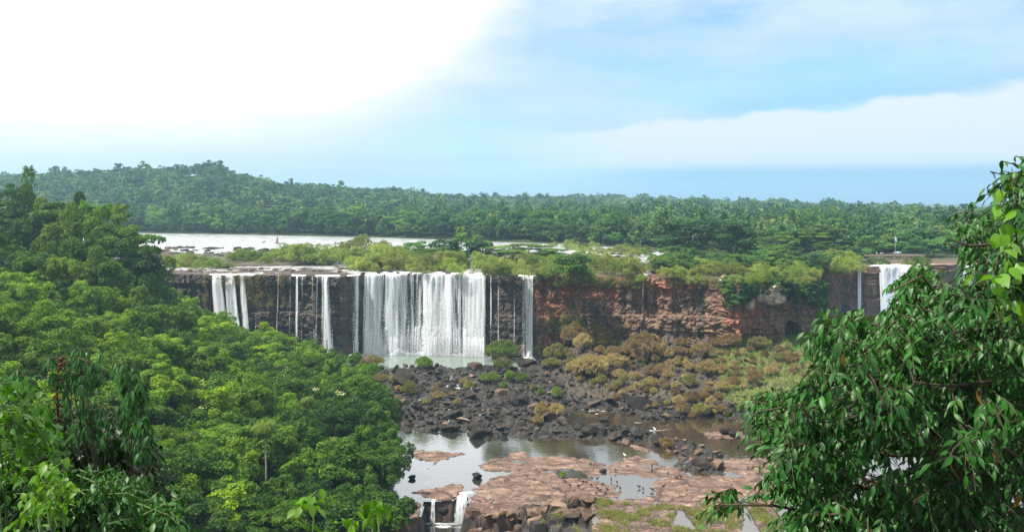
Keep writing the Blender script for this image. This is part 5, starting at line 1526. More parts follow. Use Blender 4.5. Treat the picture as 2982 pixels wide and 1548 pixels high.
# ------------------------------------------------------------------ rocks of the upper river
rr = random.Random(71)
for k in range(260):
    zone = (0, 1, 2, 0, 3, 0, 4, 1)[k % 8]
    if zone == 0: dx, dy, where = rr.uniform(360, 900), rr.uniform(622, 646), 'in the bright rapids upstream of the islands'
    elif zone == 1: dx, dy, where = rr.uniform(400, 880), rr.uniform(672, 688), 'along the rocky lip above the three bank-side streams'
    elif zone == 2: dx, dy, where = rr.uniform(850, 1240), rr.uniform(672, 690), 'at the lip over the wide curtain fall'
    elif zone == 3: dx, dy, where = rr.uniform(1480, 1640), rr.uniform(622, 650), 'in the white rapids beside the eastern land'
    else: dx, dy, where = rr.uniform(1600, 1840), rr.uniform(684, 698), 'on the bare lip of the brown wall'
    px, py = dsp(dx, dy); x, Y = on_level(px, py, TOP)
    w = rr.uniform(3, 9) * (1.5 if zone in (0, 3) else 1); s = w * Y / F / 2; br = zone in (1, 4) or rr.random() < .3
    if zone == 4: Y += 1.0
    size = 'larger' if w > 6 else 'small'
    o = obj('river_rock', (ROCKS_B if br else ROCKS)[rr.randrange(5)], None, (x, Y, (plateau_z(x, Y) if zone in (1, 4) else TOP) + s * .1), (0, 0, rr.uniform(0, 6.28)), (s, s, min(s * rr.uniform(.35, .7), 1.5)))
    t_ = rr.uniform(.8, 1.3); o.color = (t_, t_ * .96, t_ * .92, 1)
    tag(o, f'{size} {"brown" if br else "dark"} rock {where}', 'rock', f'{size} {"brown" if br else "dark"} rocks {where}')
for dx, dy, w, lab in ((1668, 692, 22, 'pale block of rock lying on the lip of the brown wall'), (1692, 694, 14, 'small pale rock beside the pale block on the brown lip'), (1822, 700, 18, 'whitish rock on the lip corner above the white streak')):
    px, py = dsp(dx, dy); x, Y = on_level(px, py, TOP); s = w / 2.5156 * Y / F / 2
    o = obj('pale_rock', ROCKS_B[rr.randrange(5)], None, (x, Y, plateau_z(x, Y) + s * .3), (0, 0, rr.uniform(0, 6.28)), (s, s, s * .7)); o.color = (3.2, 3.0, 2.6, 1); tag(o, lab, 'rock')
# the stump that stands in the river
px, py = dsp(697, 611); x, Y = on_level(px, py, TOP); mb = MB()
mb.tube([(0, 0, -1), (.05, 0, .8), (-.1, 0, 2.4), (.15, 0, 3.6), (.1, 0, 4.6)], (1.2, 1.0, .75, .7, .35), 8).tube([(.1, 0, 2.6), (.9, 0, 3.2), (1.1, 0, 4.0)], (.4, .3, .12), 6).tube([(-.3, 0, .4), (-1.3, .2, .5), (-1.9, .2, .1)], (.5, .4, .2), 6)
tag(obj('stump', mb.mesh('stump', [simple_mat('weathered_wood', (.16, .12, .09), (.30, .24, .18), 1.5, .9)], True), None, (x, Y, TOP)), 'pale brown weathered stump standing in bright open river', 'stump')
px, py = dsp(664, 610); x, Y = on_level(px, py, TOP); mb = MB(); mb.tube([(-2, 0, -.2), (-.6, 0, .5), (.6, 0, 1.2), (1.3, 0, 2.0)], (.5, .5, .4, .15), 7).tube([(.4, 0, 1.0), (.2, 0, 1.9)], (.25, .1), 5)
tag(obj('driftwood', mb.mesh('driftwood', [bpy.data.materials['weathered_wood']], True), None, (x, Y, TOP)), 'leaning driftwood snag lying in the river close to the stump', 'driftwood')

# ------------------------------------------------------------------ birds on the shelf
def skin_mesh(name, verts, edges, radii, mat, sub=1):
    me = bpy.data.meshes.new('tmp'); me.from_pydata(verts, edges, []); o = bpy.data.objects.new('tmp', me); COL.objects.link(o)
    md = o.modifiers.new('s', 'SKIN')
    for v, r in zip(me.skin_vertices[0].data, radii): v.radius = (r, r) if np.isscalar(r) else r
    me.skin_vertices[0].data[0].use_root = True
    sb = o.modifiers.new('d', 'SUBSURF'); sb.levels = sb.render_levels = sub
    dg_ = bpy.context.evaluated_depsgraph_get(); ev = o.evaluated_get(dg_); out = bpy.data.meshes.new_from_object(ev); out.name = name
    bpy.data.objects.remove(o); out.materials.clear(); out.materials.append(mat)
    return out


def bird_mesh(col, nm, pose=0):
    v = [(0, 0, .36), (.14, 0, .42), (.22, 0, .54), (.30, 0, .60), (.38, 0, .585), (-.16, 0, .30), (-.34, 0, .22), (.02, .06, .24), (.02, .06, .1), (.02, .06, 0), (.08, .06, 0), (.02, -.06, .24), (.02, -.06, .1), (.02, -.06, 0), (.08, -.06, 0)]
    if pose: v[2] = (.26, 0, .42); v[3] = (.36, 0, .36); v[4] = (.42, 0, .28)
    e = [(0, 1), (1, 2), (2, 3), (3, 4), (0, 5), (5, 6), (0, 7), (7, 8), (8, 9), (9, 10), (0, 11), (11, 12), (12, 13), (13, 14)]
    r = [.15, .12, .06, .055, .018, .12, .05, .04, .02, .018, .015, .04, .02, .018, .015]
    return skin_mesh(nm, v, e, r, col, 1)


M['black_feather'] = simple_mat('black_feathers', (.012, .012, .013), (.03, .028, .03), 8, .6)
M['white_feather'] = simple_mat('white_feathers', (.75, .75, .73), (.85, .85, .83), 8, .7)
BB = [bird_mesh(M['black_feather'], 'black_bird', p) for p in (0, 1)]
rr = random.Random(81)
for a, b_ in ((1660, 935), (1700, 970), (1760, 925), (1765, 975), (1800, 945), (1830, 950), (1860, 915), (1858, 965), (1900, 920), (1950, 960), (2005, 930), (2058, 945), (1905, 990), (1930, 1005), (1980, 1000), (1900, 1025), (1960, 1030), (2075, 995), (2220, 980), (2250, 1000), (2310, 1005), (2400, 980), (1850, 815), (2125, 820), (2315, 830), (2320, 855), (2430, 880), (2490, 905), (2510, 910), (2535, 905), (2040, 860)):
    x, Y, g = hit(*c4(a + rr.uniform(-6, 6), b_)); g = gz(x, Y)
    if g < .02: g = .02
    where = 'on the pink shelf by the shallow puddle' if a < 2100 and b_ > 900 else ('at the edge of the shelf pond' if b_ > 940 else 'on the outer slab past the channel')
    pose = rr.randrange(2); s = rr.uniform(1.25, 1.6)
    tag(obj('black_bird', BB[pose], None, (x, Y, g), (0, 0, rr.uniform(0, 6.28)), s), f'black vulture {"bending to peck" if pose else "standing upright"} {where}', 'bird', f'black vultures {"pecking" if pose else "standing"} {where}')
WBm = bird_mesh(M['white_feather'], 'white_bird')
for a, b_, lab in ((2335, 548, 'white wading bird on a rock in the channel'), (2110, 742, 'white bird standing in the shallow water before the shelf')):
    x, Y, g = hit(*c4(a, b_)); tag(obj('white_bird', WBm, None, (x, Y, max(g, 0.0)), (0, 0, 2.5), 1.35), lab, 'bird')

# ------------------------------------------------------------------ viewing platform with flagpole and visitors
px, py = dsp(2245, 641); Yp = 440.0; xp = float(wx(px, Yp)); zp = float(wz(py, Yp))
steel = simple_mat('grey_steel', (.35, .36, .37), (.45, .46, .47), 3, .5); wood = simple_mat('deck_wood', (.16, .11, .08), (.25, .18, .13), 1.2, .85)
e = empty('viewing_platform', (xp, Yp, zp)); tag(e, 'brown wooden viewing platform on posts at the far lip', 'platform')
W2 = 17.0
obj('deck', MB().box((-W2, -2.2, -.35), (W2, 2.2, 0)).mesh('deck', [wood]), e)
mb = MB()
for z_ in (.55, 1.05): mb.box((-W2, -2.15, z_ - .04), (W2, -2.07, z_ + .04))
obj('railing', mb.mesh('railing', [steel]), e)
for k in range(9):
    xk = -W2 + .3 + k * (2 * W2 - .6) / 8
    obj('post', MB().box((xk - .12, -2.0, -4.5), (xk + .12, -1.76, -.351)).box((xk - .05, -2.06, 0.002), (xk + .05, -1.96, 1.05)).mesh('post', [steel]), e)
dx = 2252; xf = float(wx(dx / 2.5156, Yp + 1))
e = empty('flagpole', (xf, Yp + 1, zp)); tag(e, 'white flagpole with a hanging pale flag on the platform', 'flagpole')
wp = simple_mat('white_paint', (.5, .51, .53), (.6, .61, .63), 3, .5)
obj('pole', MB().tube([(0, 0, 0), (0, 0, 6), (0, 0, 10.5)], (.10, .08, .05), 8).ball((0, 0, 10.6), .12).mesh('pole', [wp], True), e)
fl = MB(); tt_ = np.linspace(0, 1, 9); A_, B_ = np.meshgrid(tt_, np.linspace(0, 1, 7))
fl.add(np.stack([.1 + A_ * .75, .12 * np.sin(A_ * 9 + B_ * 2), 10.2 - B_ * 2.2 - A_ * .9], -1).reshape(-1, 3), grid_quads(7, 9)); obj('flag', fl.mesh('flag', [simple_mat('flag_cloth', (.45, .6, .75), (.8, .85, .9), 1.2, .8)], True), e)
sh = empty('shelter', (xp + 7, Yp + 9, zp - 1.4), 0, .62); tag(sh, 'small pale-roofed shelter among trees behind the flagpole', 'shelter')
obj('roof', MB().add([(-3.2, -2, 3.6), (3.2, -2, 3.6), (3.2, 2, 3.6), (-3.2, 2, 3.6), (-1.6, 0, 4.7), (1.6, 0, 4.7)], [(0, 1, 5, 4), (2, 3, 4, 5), (3, 2, 1, 0)], [(1, 2, 5), (3, 0, 4)]).mesh('roof', [simple_mat('pale_roof', (.2, .22, .24), (.3, .32, .34), 1, .7)]), sh)
for sx_ in (-2.8, 2.8):
    for sy_ in (-1.7, 1.7): obj('post', MB().box((sx_ - .1, sy_ - .1, -3), (sx_ + .1, sy_ + .1, 3.59)).mesh('post', [wood]), sh)
skin = simple_mat('skin', (.42, .26, .18), (.5, .32, .23), 5, .6); hairm = simple_mat('dark_hair', (.03, .02, .015), (.06, .04, .03), 5, .6)
bv = [(0, 0, .95), (0, 0, 1.15), (0, 0, 1.38), (0, 0, 1.50), (0, 0, 1.60), (0, 0, 1.72), (.19, 0, 1.40), (.25, .02, 1.13), (.24, -.08, .88), (-.19, 0, 1.40), (-.25, .02, 1.13), (-.22, -.1, .88), (.10, 0, .86), (.11, 0, .48), (.11, .03, .07), (.12, -.14, .04), (-.10, 0, .86), (-.11, 0, .48), (-.11, .03, .07), (-.12, -.14, .04)]
be = [(0, 1), (1, 2), (2, 3), (3, 4), (4, 5), (2, 6), (6, 7), (7, 8), (2, 9), (9, 10), (10, 11), (0, 12), (12, 13), (13, 14), (14, 15), (0, 16), (16, 17), (17, 18), (18, 19)]
br_ = [.15, .14, .15, .06, .09, .10, .06, .045, .035, .06, .045, .035, .085, .06, .045, .035, .085, .06, .045, .035]
body = skin_mesh('person', bv, be, br_, skin, 1)
shirt = MB().tube([(0, 0, .92), (0, 0, 1.12), (0, 0, 1.36), (0, 0, 1.46)], (.19, .18, .21, .10), 10).tube([(.15, 0, 1.41), (.24, .01, 1.15)], (.085, .075), 8).tube([(-.15, 0, 1.41), (-.24, .01, 1.15)], (.085, .075), 8)
trou = MB().tube([(.09, 0, .93), (.11, 0, .5), (.11, .03, .1)], (.125, .085, .075), 8).tube([(-.09, 0, .93), (-.11, 0, .5), (-.11, .03, .1)], (.125, .085, .075), 8)
hair = MB().ball((0, .03, 1.72), (.115, .115, .10), 10, 8)
cloth = leaf_mat('cloth', [(.8, .8, .8), (.9, .9, .9)], 0.0, 3, gloss=.1, rnd=0)
SHm, TRm, HAm = shirt.mesh('shirt', [cloth], True), trou.mesh('trousers', [cloth], True), hair.mesh('hair', [hairm], True)
for k, (dx, sc_, tc_, lab) in enumerate(((2204, (.85, .85, .85), (.1, .12, .2), 'person in white shirt at the outer end of the platform'), (2214, (.9, .88, .82), (.2, .2, .2), 'person in cream shirt and grey trousers next to white-shirted one'), (2219, (.8, .82, .85), (.05, .05, .06), 'person in pale shirt and black trousers before the flagpole'), (2241, (.08, .08, .1), (.08, .08, .1), 'person in black clothes right beside the flagpole'), (2247, (.5, .1, .1), (.1, .1, .15), 'person in red shirt touching the flagpole side of the group'), (2258, (.85, .85, .88), (.15, .15, .25), 'person in white shirt just past the flagpole'), (2264, (.3, .4, .6), (.1, .1, .1), 'person in blue shirt at the inner end of the platform'))):
    xq = float(wx(dx / 2.5156, Yp))
    p_ = obj('person', body, None, (xq, Yp - .8 + .25 * (k % 3), zp), (0, 0, rr.uniform(-1, 1))); tag(p_, lab, 'person', 'visitors on the viewing platform')
    s_ = obj('shirt', SHm, p_); s_.color = sc_ + (1,); t_ = obj('trousers', TRm, p_); t_.color = tc_ + (1,); obj('hair', HAm, p_)

# ------------------------------------------------------------------ plants round the viewpoint
def leaf_tmpl(wid, fold=.25, curl=.5, n=6, shape=.8):
    """A leaf one unit long along +y with a midrib fold and a drooping tip."""
    t = np.linspace(0, 1, n); w = wid * np.sin(PI * np.clip(t, .02, .985) ** shape); z = -curl * t ** 2 * .5
    V = np.stack([np.stack([-w, t, z + fold * w], 1), np.stack([0 * t, t, z], 1), np.stack([w, t, z + fold * w], 1)], 1).reshape(-1, 3)
    return V, np.concatenate([grid_quads(n, 3)])


def set_leaves(mb, tm, P, D, S, rng, roll=.5):
    """Copies of a leaf template at points P, growing along D, S long."""
    V, Q = tm; n = len(P); y = unit(D); up = np.array([0, 0, 1.0]) + rng.normal(size=(n, 3)) * roll
    xx = unit(np.cross(y, up)); zz = np.cross(xx, y)
    W_ = P[:, None] + S[:, None, None] * (V[None, :, 0:1] * xx[:, None] + V[None, :, 1:2] * y[:, None] + V[None, :, 2:3] * zz[:, None])
    mb.add(W_.reshape(-1, 3), (Q[None] + (np.arange(n) * len(V))[:, None, None]).reshape(-1, 4))


def poly_pts(poly, n, rng, gaps=()):
    pp = np.array([dsp(*q) for q in poly]); lo, hi = pp.min(0), pp.max(0); out = np.zeros((0, 2))
    while len(out) < n:
        q = rng.uniform(lo, hi, (n * 3, 2)); ok = sdist(pp, q[:, 0], q[:, 1]) > 2.0
        for gx_, gy_, rx_, ry_ in gaps: ok &= np.hypot((q[:, 0] * 2.5156 - gx_) / rx_, (q[:, 1] * 2.5156 - gy_) / ry_) > 1
        out = np.concatenate([out, q[ok]])
    return out[:n]


def branch_curve(a, b, rise, n=9, wob=.12, rng=RNG):
    a, b = np.array(a, float), np.array(b, float); t = np.linspace(0, 1, n)[:, None]
    P = a + (b - a) * t; P[:, 2] += (rise * np.sin(PI * t ** .8))[:, 0]
    P[1:-1] += rng.normal(size=(n - 2, 3)) * wob * np.linalg.norm(b - a) * .12
    return P


def P3(dx, dy, Y):
    px, py = dsp(dx, dy); return np.array([wx(px, Y), Y, wz(py, Y)])


def sprays(anch, toward, mbl, mbt, tm, rng, nl=(7, 11), ln=(.13, .2), tw=.42, drop=.75):
    """Leafy twig ends: at each anchor a short drooping twig with leaves set alternately along it."""
    P, D, S = [], [], []
    for a, to in zip(anch, toward):
        k = rng.integers(*nl); L_ = tw * rng.uniform(.7, 1.3); h_ = unit(to * (1, 1, 0.0) + rng.normal(size=3) * (.55, .55, .15))
        ts = np.linspace(0, 1, k)
        pts = a + h_ * L_ * (ts[:, None] - .5) + np.stack([0 * ts, 0 * ts, -.5 * L_ * ts ** 2 + .1], 1)
        mbt.tube(pts[[0, k // 2, k - 1]], np.array((.0075, .0055, .003)) * min(1.0, tw / .36), 3)
        sd = unit(np.cross(h_, (0, 0, 1)))
        for i in range(k):
            s = 1 if i % 2 else -1
            P.append(pts[i]); D.append(h_ * (.35 + .5 * ts[i]) + sd * s * (.75 - .35 * ts[i]) + np.array([0, 0, -drop - .7 * rng.random()]) + rng.normal(size=3) * .28); S.append(rng.uniform(*ln) * (.75 + .35 * math.sin(PI * (i + .6) / k)))
    set_leaves(mbl, tm, np.array(P), np.array(D), np.array(S), rng)


# --- the big drooping tree on the east side of the viewpoint
rng = np.random.default_rng(101)
poly = [(2600, 395), (2552, 420), (2500, 470), (2478, 525), (2420, 550), (2374, 592), (2372, 640), (2396, 668), (2392, 700), (2330, 655), (2296, 700), (2215, 752), (2186, 775), (2120, 757), (2068, 785), (2036, 860), (2048, 920), (2070, 955), (2010, 945), (1940, 965), (1892, 1018), (1888, 1048), (1935, 1062), (1888, 1108), (1900, 1160), (1935, 1180), (1885, 1222), (1797, 1255), (1800, 1285), (1870, 1300), (1960, 1260), (1990, 1360), (2600, 1360)]
gaps = [(2235, 712, 34, 34), (2418, 700, 16, 34), (2352, 790, 20, 18), (2484, 748, 22, 16), (2215, 1166, 120, 20), (2390, 1180, 40, 14), (1995, 1268, 40, 16), (2110, 1290, 18, 14), (2060, 1110, 20, 12), (2290, 640, 40, 14)]
cc = poly_pts(poly, 135, rng, gaps); cd = rng.uniform(7.6, 11.0, 135); ci = rng.integers(0, 135, 2100)
A2 = cc[ci] + rng.normal(size=(2100, 2)) * (12, 8.5) * (8.5 / cd[ci])[:, None]; dep = cd[ci] + rng.normal(size=2100) * .25
pq = np.array([dsp(*q) for q in poly]); inn = sdist(pq, A2[:, 0], A2[:, 1]) > -5
for gx_, gy_, rx_, ry_ in gaps: inn &= np.hypot((A2[:, 0] * 2.5156 - gx_) / rx_, (A2[:, 1] * 2.5156 - gy_) / ry_) > .8
A2, dep = A2[inn], dep[inn]
back = poly_pts(poly, 2600, rng, gaps); back = back[sdist(pq, back[:, 0], back[:, 1]) > 12][:1400]
A2 = np.concatenate([A2, back]); dep = np.concatenate([dep, rng.uniform(10.8, 13.6, len(back))])
anch = np.stack([wx(A2[:, 0], dep), dep, wz(A2[:, 1], dep)], 1)
base = np.array([8.4, 10.2, gz(8.4, 10.2)])
tree = empty('drooping_tree', tuple(base)); tag(tree, 'big dark tree with long drooping leaves filling the east side of the view', 'tree')
inv = -base
tr_ = np.array([base + (0, 0, -.5), base + (.15, .05, 3), base + (.05, -.1, 6), base + (-.25, .1, 9), base + (-.5, 0, 11.6)])
mb = MB(); mb.tube(tr_ + inv, (.26, .22, .18, .13, .07), 9); obj('trunk', mb.mesh('trunk', [M['twig']], True), tree)
tips = [(2235, 735, 9.2), (2075, 850, 8.8), (1905, 1035, 8.6), (1900, 1110, 9.6), (1815, 1268, 8.2), (2390, 600, 9.4), (2545, 450, 9.6), (2300, 960, 7.8), (2450, 1000, 10.4), (2140, 1215, 9.2), (2340, 1240, 8.2), (2480, 770, 10), (2160, 950, 10.5), (2350, 830, 9), (2540, 900, 8), (2020, 1180, 10.2)]
brs = []; mb = MB()
for i, (dx, dy, Y) in enumerate(tips):
    tip = P3(dx, dy, Y); zz = np.clip(tip[2] - rng.uniform(1.2, 2.8), base[2] + 3.2, base[2] + 10.8); k = np.interp(zz, tr_[:, 2], np.arange(5)); st = np.array([np.interp(k, np.arange(5), tr_[:, j]) for j in range(3)])
    C = branch_curve(st, tip, .55, 11, .16, rng); brs.append(C)
    b_ = MB(); b_.tube(C + inv, np.linspace(.055, .01, 11), 6); obj('branch', b_.mesh('branch', [M['twig']], True), tree)
BP = np.concatenate(brs); tw = MB(); toward = []
# the rest of the crown, over and beyond its trunk
ex = np.array([7.4, 10.4, base[2] + 8.6]) + rng.normal(size=(700, 3)) * (.9, 1.3, 2.0); ex[:, 0] = np.maximum(ex[:, 0], ex[:, 1] * .655) + np.abs(rng.normal(size=700)) * 1.0
ex = ex[ex[:, 2] > base[2] + 3.5]; anch = np.concatenate([anch, ex])
d0 = np.min(np.linalg.norm(BP[None] - anch[:, None], axis=2), axis=1); anch = anch[np.argsort(d0)]; GP = BP.copy()
for a in anch:                                   # each twig grows from the nearest wood that is already there
    d = np.linalg.norm(GP - a, axis=1); j = int(np.argmin(d)); q = GP[j]; toward.append(unit(a - q + np.array([-.12, -.1, 0])))
    m_ = (q + a) / 2 + np.array([0, 0, .1 * d[j]])
    if d[j] > .06: tw.tube(np.array([q, m_, a]) + inv, (.010, .008, .005), 4)
    GP = np.concatenate([GP, [m_, a]])
ml = MB(); sprays(anch + inv, np.array(toward), ml, tw, leaf_tmpl(.185, .3, .6), rng, (6, 11), (.08, .155), .36, .5)
obj('twigs', tw.mesh('twigs', [M['twig']]), tree)
obj('foliage', ml.mesh('foliage', [M['leaf_near']], True), tree)
ml = MB(); pts = [P3(*q) for q in ((2128, 905, 8.2), (2118, 890, 8.3), (2460, 975, 8.0), (2502, 1110, 8.3), (2503, 1125, 8.2), (2560, 1240, 8.1), (2390, 1150, 8.1))]
set_leaves(ml, leaf_tmpl(.16, .5, 1.0), np.array(pts) + inv, rng.normal(size=(7, 3)) * .2 + (0, 0, -1), np.full(7, .2), rng); fo_ = obj('dead_leaves', ml.mesh('dead_leaves', [M['leaf_dry']], True), tree); fo_['label'] = 'withered orange-brown leaves hanging among the green'
# a climber with broad bright leaves over its top
vb = P3(2600, 900, 8.6); v = empty('climbing_vine', tuple(vb)); tag(v, 'climbing vine with broad lime-green leaves over the drooping tree', 'vine')
mb = MB(); C = np.array([P3(2620, 1000, 8.7), P3(2560, 800, 8.4), P3(2530, 640, 8.3), P3(2555, 520, 8.3), P3(2545, 420, 8.3)]); mb.tube(C - vb, (.02, .018, .014, .01, .005), 5)
obj('stem', mb.mesh('stem', [M['green_stem']], True), v)
pts = [P3(2537 + rng.normal() * 18, dy + rng.normal() * 14, 8.1 + rng.normal() * .15) for dy in np.linspace(440, 800, 34)] + [P3(2445, 690, 8.0), P3(2495, 705, 8.0), P3(2515, 690, 8.0), P3(2535, 590, 7.9), P3(2540, 610, 7.9), P3(2560, 660, 7.9)]
ml = MB(); set_leaves(ml, leaf_tmpl(.36, .12, .35, 6, .62), np.array(pts) - vb, rng.normal(size=(len(pts), 3)) * .6 + (0, -.2, -.7), rng.uniform(.12, .2, len(pts)), rng, .8); obj('foliage', ml.mesh('foliage', [M['leaf_lime']], True), v)


# --- shrubs on the west side
def shrub(name, label, cat, base_d, anchors, tm, mat, nl, ln, tw_, drop, rng, stem_r=.03, n_br=6, kind='spray', tint=(1, 1, 1), stem_mat='twig'):
    A_ = np.array(anchors); b = np.array([base_d[0], base_d[1], gz(base_d[0], base_d[1])]); e = empty(name, tuple(b)); tag(e, label, cat)
    mbt, ml = MB(), MB(); idx = rng.choice(len(A_), min(n_br, len(A_)), replace=False); brs = []
    for i in idx:
        C = branch_curve(b, A_[i], .3, 10, .12, rng); C[:, :2] = b[:2] + (A_[i][:2] - b[:2]) * (np.linspace(0, 1, 10) ** 1.7)[:, None]; brs.append(C); mbt.tube(C - b, np.linspace(stem_r, .006, 10), 5)
    BP = np.concatenate(brs); tow = []; GP = BP.copy()
    A_ = A_[np.argsort(np.min(np.linalg.norm(BP[None] - A_[:, None], axis=2), axis=1))]
    for a in A_:
        d = np.linalg.norm(GP - a, axis=1); j = int(np.argmin(d)); tow.append(unit(a - GP[j] + rng.normal(size=3) * .05)); m_ = (GP[j] + a) / 2 + (0, 0, .05 * d[j])
        if d[j] > .04: mbt.tube(np.array([GP[j], m_, a]) - b, np.array((.0065, .0055, .004)) * min(1, b[1] / 6.5), 3)
        GP = np.concatenate([GP, [m_, a]])
    if kind == 'spray': sprays(A_ - b, np.array(tow), ml, mbt, tm, rng, nl, ln, tw_, drop)
    else:
        P, D, S = [], [], []
        for a in A_ - b:
            k = rng.integers(*nl); s = rng.uniform(*ln); a0 = rng.random() * 6
            for i in range(k):
                th = a0 + 2 * PI * i / k; P.append(a); D.append((math.cos(th), math.sin(th), -drop - .3 * rng.random())); S.append(s * rng.uniform(.8, 1.15))
        set_leaves(ml, tm, np.array(P), np.array(D), np.array(S), rng, .2)
    obj('stems', mbt.mesh('stems', [M[stem_mat]], True), e)
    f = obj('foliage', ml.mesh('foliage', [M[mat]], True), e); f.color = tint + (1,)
    return e, b


def anchors(poly, n, d0, d1, rng, gaps=()):
    q = poly_pts(poly, n, rng, gaps); Y = rng.uniform(d0, d1, n); return np.stack([wx(q[:, 0], Y), Y, wz(q[:, 1], Y)], 1)


rng = np.random.default_rng(131)
S1, b1 = shrub('palmate_shrub', 'dark shrub with drooping finger-like leaves and a rusty dried flower spike', 'shrub', (-4.3, 9.6), np.concatenate([anchors([(120, 895), (190, 868), (260, 880), (255, 960), (200, 990), (110, 960)], 64, 8, 9.5, rng), anchors([(270, 905), (325, 895), (368, 960), (372, 1010), (380, 1100), (362, 1180), (330, 1110), (300, 960)], 95, 8, 9.5, rng), anchors([(20, 930), (70, 915), (100, 975), (60, 1000), (10, 990)], 22, 8, 9, rng), anchors([(150, 990), (340, 1010), (350, 1120), (180, 1100)], 60, 9, 11, rng)]), leaf_tmpl(.13, .25, .8), 'leaf_near', (7, 10), (.10, .155), .3, .75, rng, .035, 8, 'palmate', (.8, .85, .9))
mb = MB(); C = np.array([P3(150, 1085, 8.3), P3(143, 1000, 8.2), P3(146, 930, 8.2), P3(160, 895, 8.2)]) - b1; mb.tube(C, (.014, .012, .009, .006), 5)
for k in range(90):
    t_ = rng.random() ** .8; c_ = np.array([np.interp(t_, [0, .33, .66, 1], C[:, j]) for j in range(3)]) + rng.normal(size=3) * (.03, .03, .025); mb.ball(c_, rng.uniform(.005, .016), 5, 4)
sp = obj('dried_flower_spike', mb.mesh('dried_flower_spike', [simple_mat('rust_flower', (.05, .02, .012), (.13, .045, .026), 14, .9)]), S1); sp['label'] = 'rusty red-brown dried flower spike'
shrub('broadleaf_shrub', 'bright shrub of rounded leaves at the west edge of the view', 'shrub', (-3.9, 6.6), anchors([(-30, 960), (60, 985), (120, 1040), (150, 1150), (90, 1230), (-30, 1260)], 130, 5.6, 7.4, rng), leaf_tmpl(.33, .15, .4, 6, .7), 'leaf_lime', (5, 8), (.055, .095), .26, .35, rng, .02, 8, 'spray', (.32, .46, .3), 'green_stem')
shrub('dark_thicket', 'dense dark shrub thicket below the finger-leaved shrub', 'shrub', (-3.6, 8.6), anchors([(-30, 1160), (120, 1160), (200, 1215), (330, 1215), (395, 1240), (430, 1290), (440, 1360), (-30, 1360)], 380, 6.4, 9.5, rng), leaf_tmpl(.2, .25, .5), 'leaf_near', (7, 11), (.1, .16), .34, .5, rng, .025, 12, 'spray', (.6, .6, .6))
shrub('shade_tinted_bush', 'bush tinted dark as shade in the hollow behind the finger-leaved shrub', 'shrub', (-5.6, 12.5), anchors([(60, 1030), (340, 1040), (395, 1140), (420, 1260), (300, 1280), (60, 1200)], 420, 11, 14.5, rng), leaf_tmpl(.2, .25, .5), 'leaf_near', (7, 11), (.12, .2), .4, .5, rng, .03, 12, 'spray', (.28, .3, .35))  # added for the dark hollow; the shade is put into its leaf tint
shrub('pinnate_shrub', 'glossy shrub with ladder-like leaf sprays at the lower edge of the view', 'shrub', (-2.7, 7.0), anchors([(230, 1190), (330, 1200), (340, 1250), (440, 1290), (440, 1350), (220, 1350)], 70, 5.8, 6.8, rng), leaf_tmpl(.22, .2, .5), 'leaf_near', (9, 13), (.06, .09), .42, .55, rng, .015, 8, 'spray', (.85, .85, .7), 'green_stem')
shrub('lime_sapling', 'lime-green sapling with large pointed leaves, nearest the west corner', 'sapling', (-2.1, 4.2), np.concatenate([anchors([(60, 1235), (130, 1210), (160, 1260), (190, 1350), (40, 1350)], 30, 3.9, 4.5, rng), anchors([(100, 1200), (120, 1195), (130, 1225), (100, 1225)], 3, 4, 4.2, rng)]), leaf_tmpl(.25, .2, .5, 6, .7), 'leaf_lime', (5, 8), (.045, .075), .16, .4, rng, .012, 6, 'spray', (.6, .68, .55), 'green_stem')
shrub('young_sapling', 'thin lime-green sapling with rounded leaves in front of the bank jungle', 'sapling', (1.9 - 3.7, 6.0), np.array([P3(785, 1268, 6), P3(772, 1290, 6), P3(790, 1300, 5.9), P3(765, 1335, 6), P3(778, 1275, 6.1)]), leaf_tmpl(.3, .15, .3, 6, .7), 'leaf_lime', (4, 6), (.085, .12), .16, .1, rng, .009, 3, 'spray', (.75, .78, .65), 'green_stem')
shrub('curly_sapling', 'small green sapling with curling drooping leaves beside the gorge edge', 'sapling', (-.6, 5.4), np.array([P3(930, 1290, 5.4), P3(950, 1300, 5.3), P3(935, 1320, 5.4), P3(962, 1292, 5.5), P3(945, 1310, 5.4)]), leaf_tmpl(.22, .3, 1.1, 6, .7), 'leaf_lime', (4, 7), (.08, .12), .14, .8, rng, .008, 3, 'spray', (.55, .62, .55), 'green_stem')
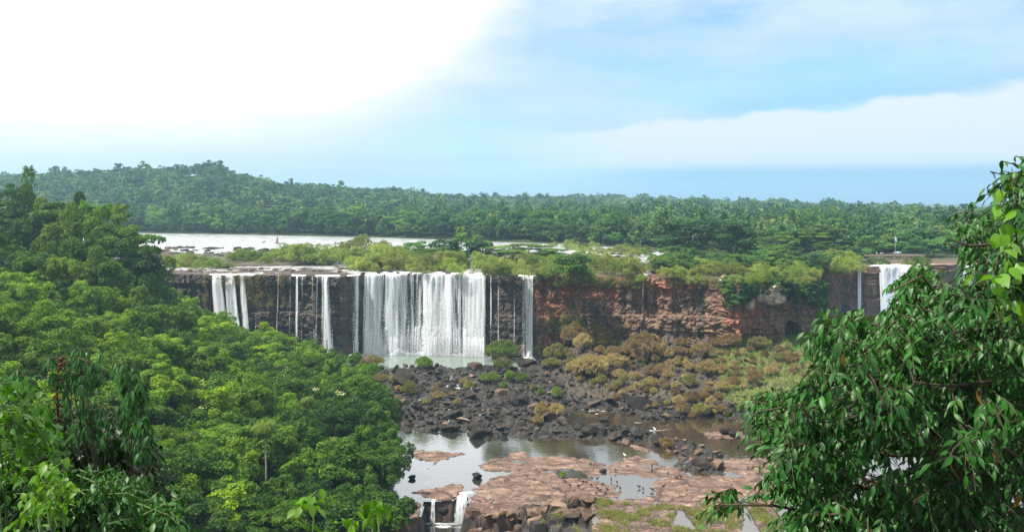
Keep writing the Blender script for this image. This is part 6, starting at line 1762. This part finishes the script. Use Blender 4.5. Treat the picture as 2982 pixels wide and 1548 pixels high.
shrub('low_sprig', 'low lime-green sprig poking up at the bottom edge near the young sapling', 'sapling', (-1.0, 5.2), np.array([P3(872, 1338, 5.2), P3(888, 1342, 5.2)]), leaf_tmpl(.3, .2, .4, 6, .7), 'leaf_lime', (4, 6), (.07, .1), .14, .2, rng, .008, 2, 'spray', (1, 1, 1), 'green_stem')

# broken blocks along the front of the shelf
rr = random.Random(95)
for k in range(72):
    a = rr.uniform(900, 1840); b_ = np.interp(a, [930, 1000, 1150, 1320, 1340, 1850], [1192, 1205, 1215, 1190, 1150, 1120]) + rr.uniform(-12, 95) * (1 if a > 1330 else .8)
    px, py = c4(a, b_); x, Y = on_level(px, py, -1.0); g = gz(x, Y); s = rr.choice((.5, .7, .9, 1.2, 1.6, 2.0)); wh = 'under the front of the pink shelf' if a < 1330 else 'on the broken ledges before the pink shelf'
    o = obj('boulder', ROCKS_B[rr.randrange(5)], None, (x, Y, max(g, -3.5) + s * .25), (rr.uniform(-.3, .3), rr.uniform(-.3, .3), rr.uniform(0, 6.28)), (s * 1.2, s, s * rr.uniform(.6, .95))); t_ = rr.uniform(.6, 1.3); o.color = (t_, t_ * .95, t_ * .9, 1)
    tag(o, f'{"big" if s > 1 else "small"} brown block {wh}', 'rock', f'{"big" if s > 1 else "small"} brown blocks {wh}')

# ------------------------------------------------------------------ air
def volume(name, V, Q, T, color, dens, aniso):
    m, nt, out = new_mat(name)
    pv = N(nt, 'ShaderNodeVolumePrincipled'); pv.inputs['Color'].default_value = color + (1,); pv.inputs['Density'].default_value = dens; pv.inputs['Anisotropy'].default_value = aniso
    L(nt, pv.outputs[0], out.inputs['Volume'])
    return tag(obj(name, mesh_np(name, V, Q, T, [m])), kind='stuff')


mist = MB()
for px, w_, h_ in ((378, 9, 5), (408, 10, 6), (440, 12, 8.5), (470, 9, 5)):
    x = lipx(px); y = float(cliff_line(np.array([x]))[0]) - 7.5; V, T = ICO3; mist.add(V * (w_ * .62, 3.2, h_) + (x, y, h_ * .55), None, T)
volume('mist', np.concatenate(mist.V), None, np.concatenate(mist.T), (.9, .94, 1.0), 0.06, 0.2)
hb = MB().box((-9500, -400, -12), (9500, 9800, 240))
volume('haze', np.concatenate(hb.V), np.concatenate(hb.Q), None, (.46, .76, 1.0), 0.00017, 0.3)
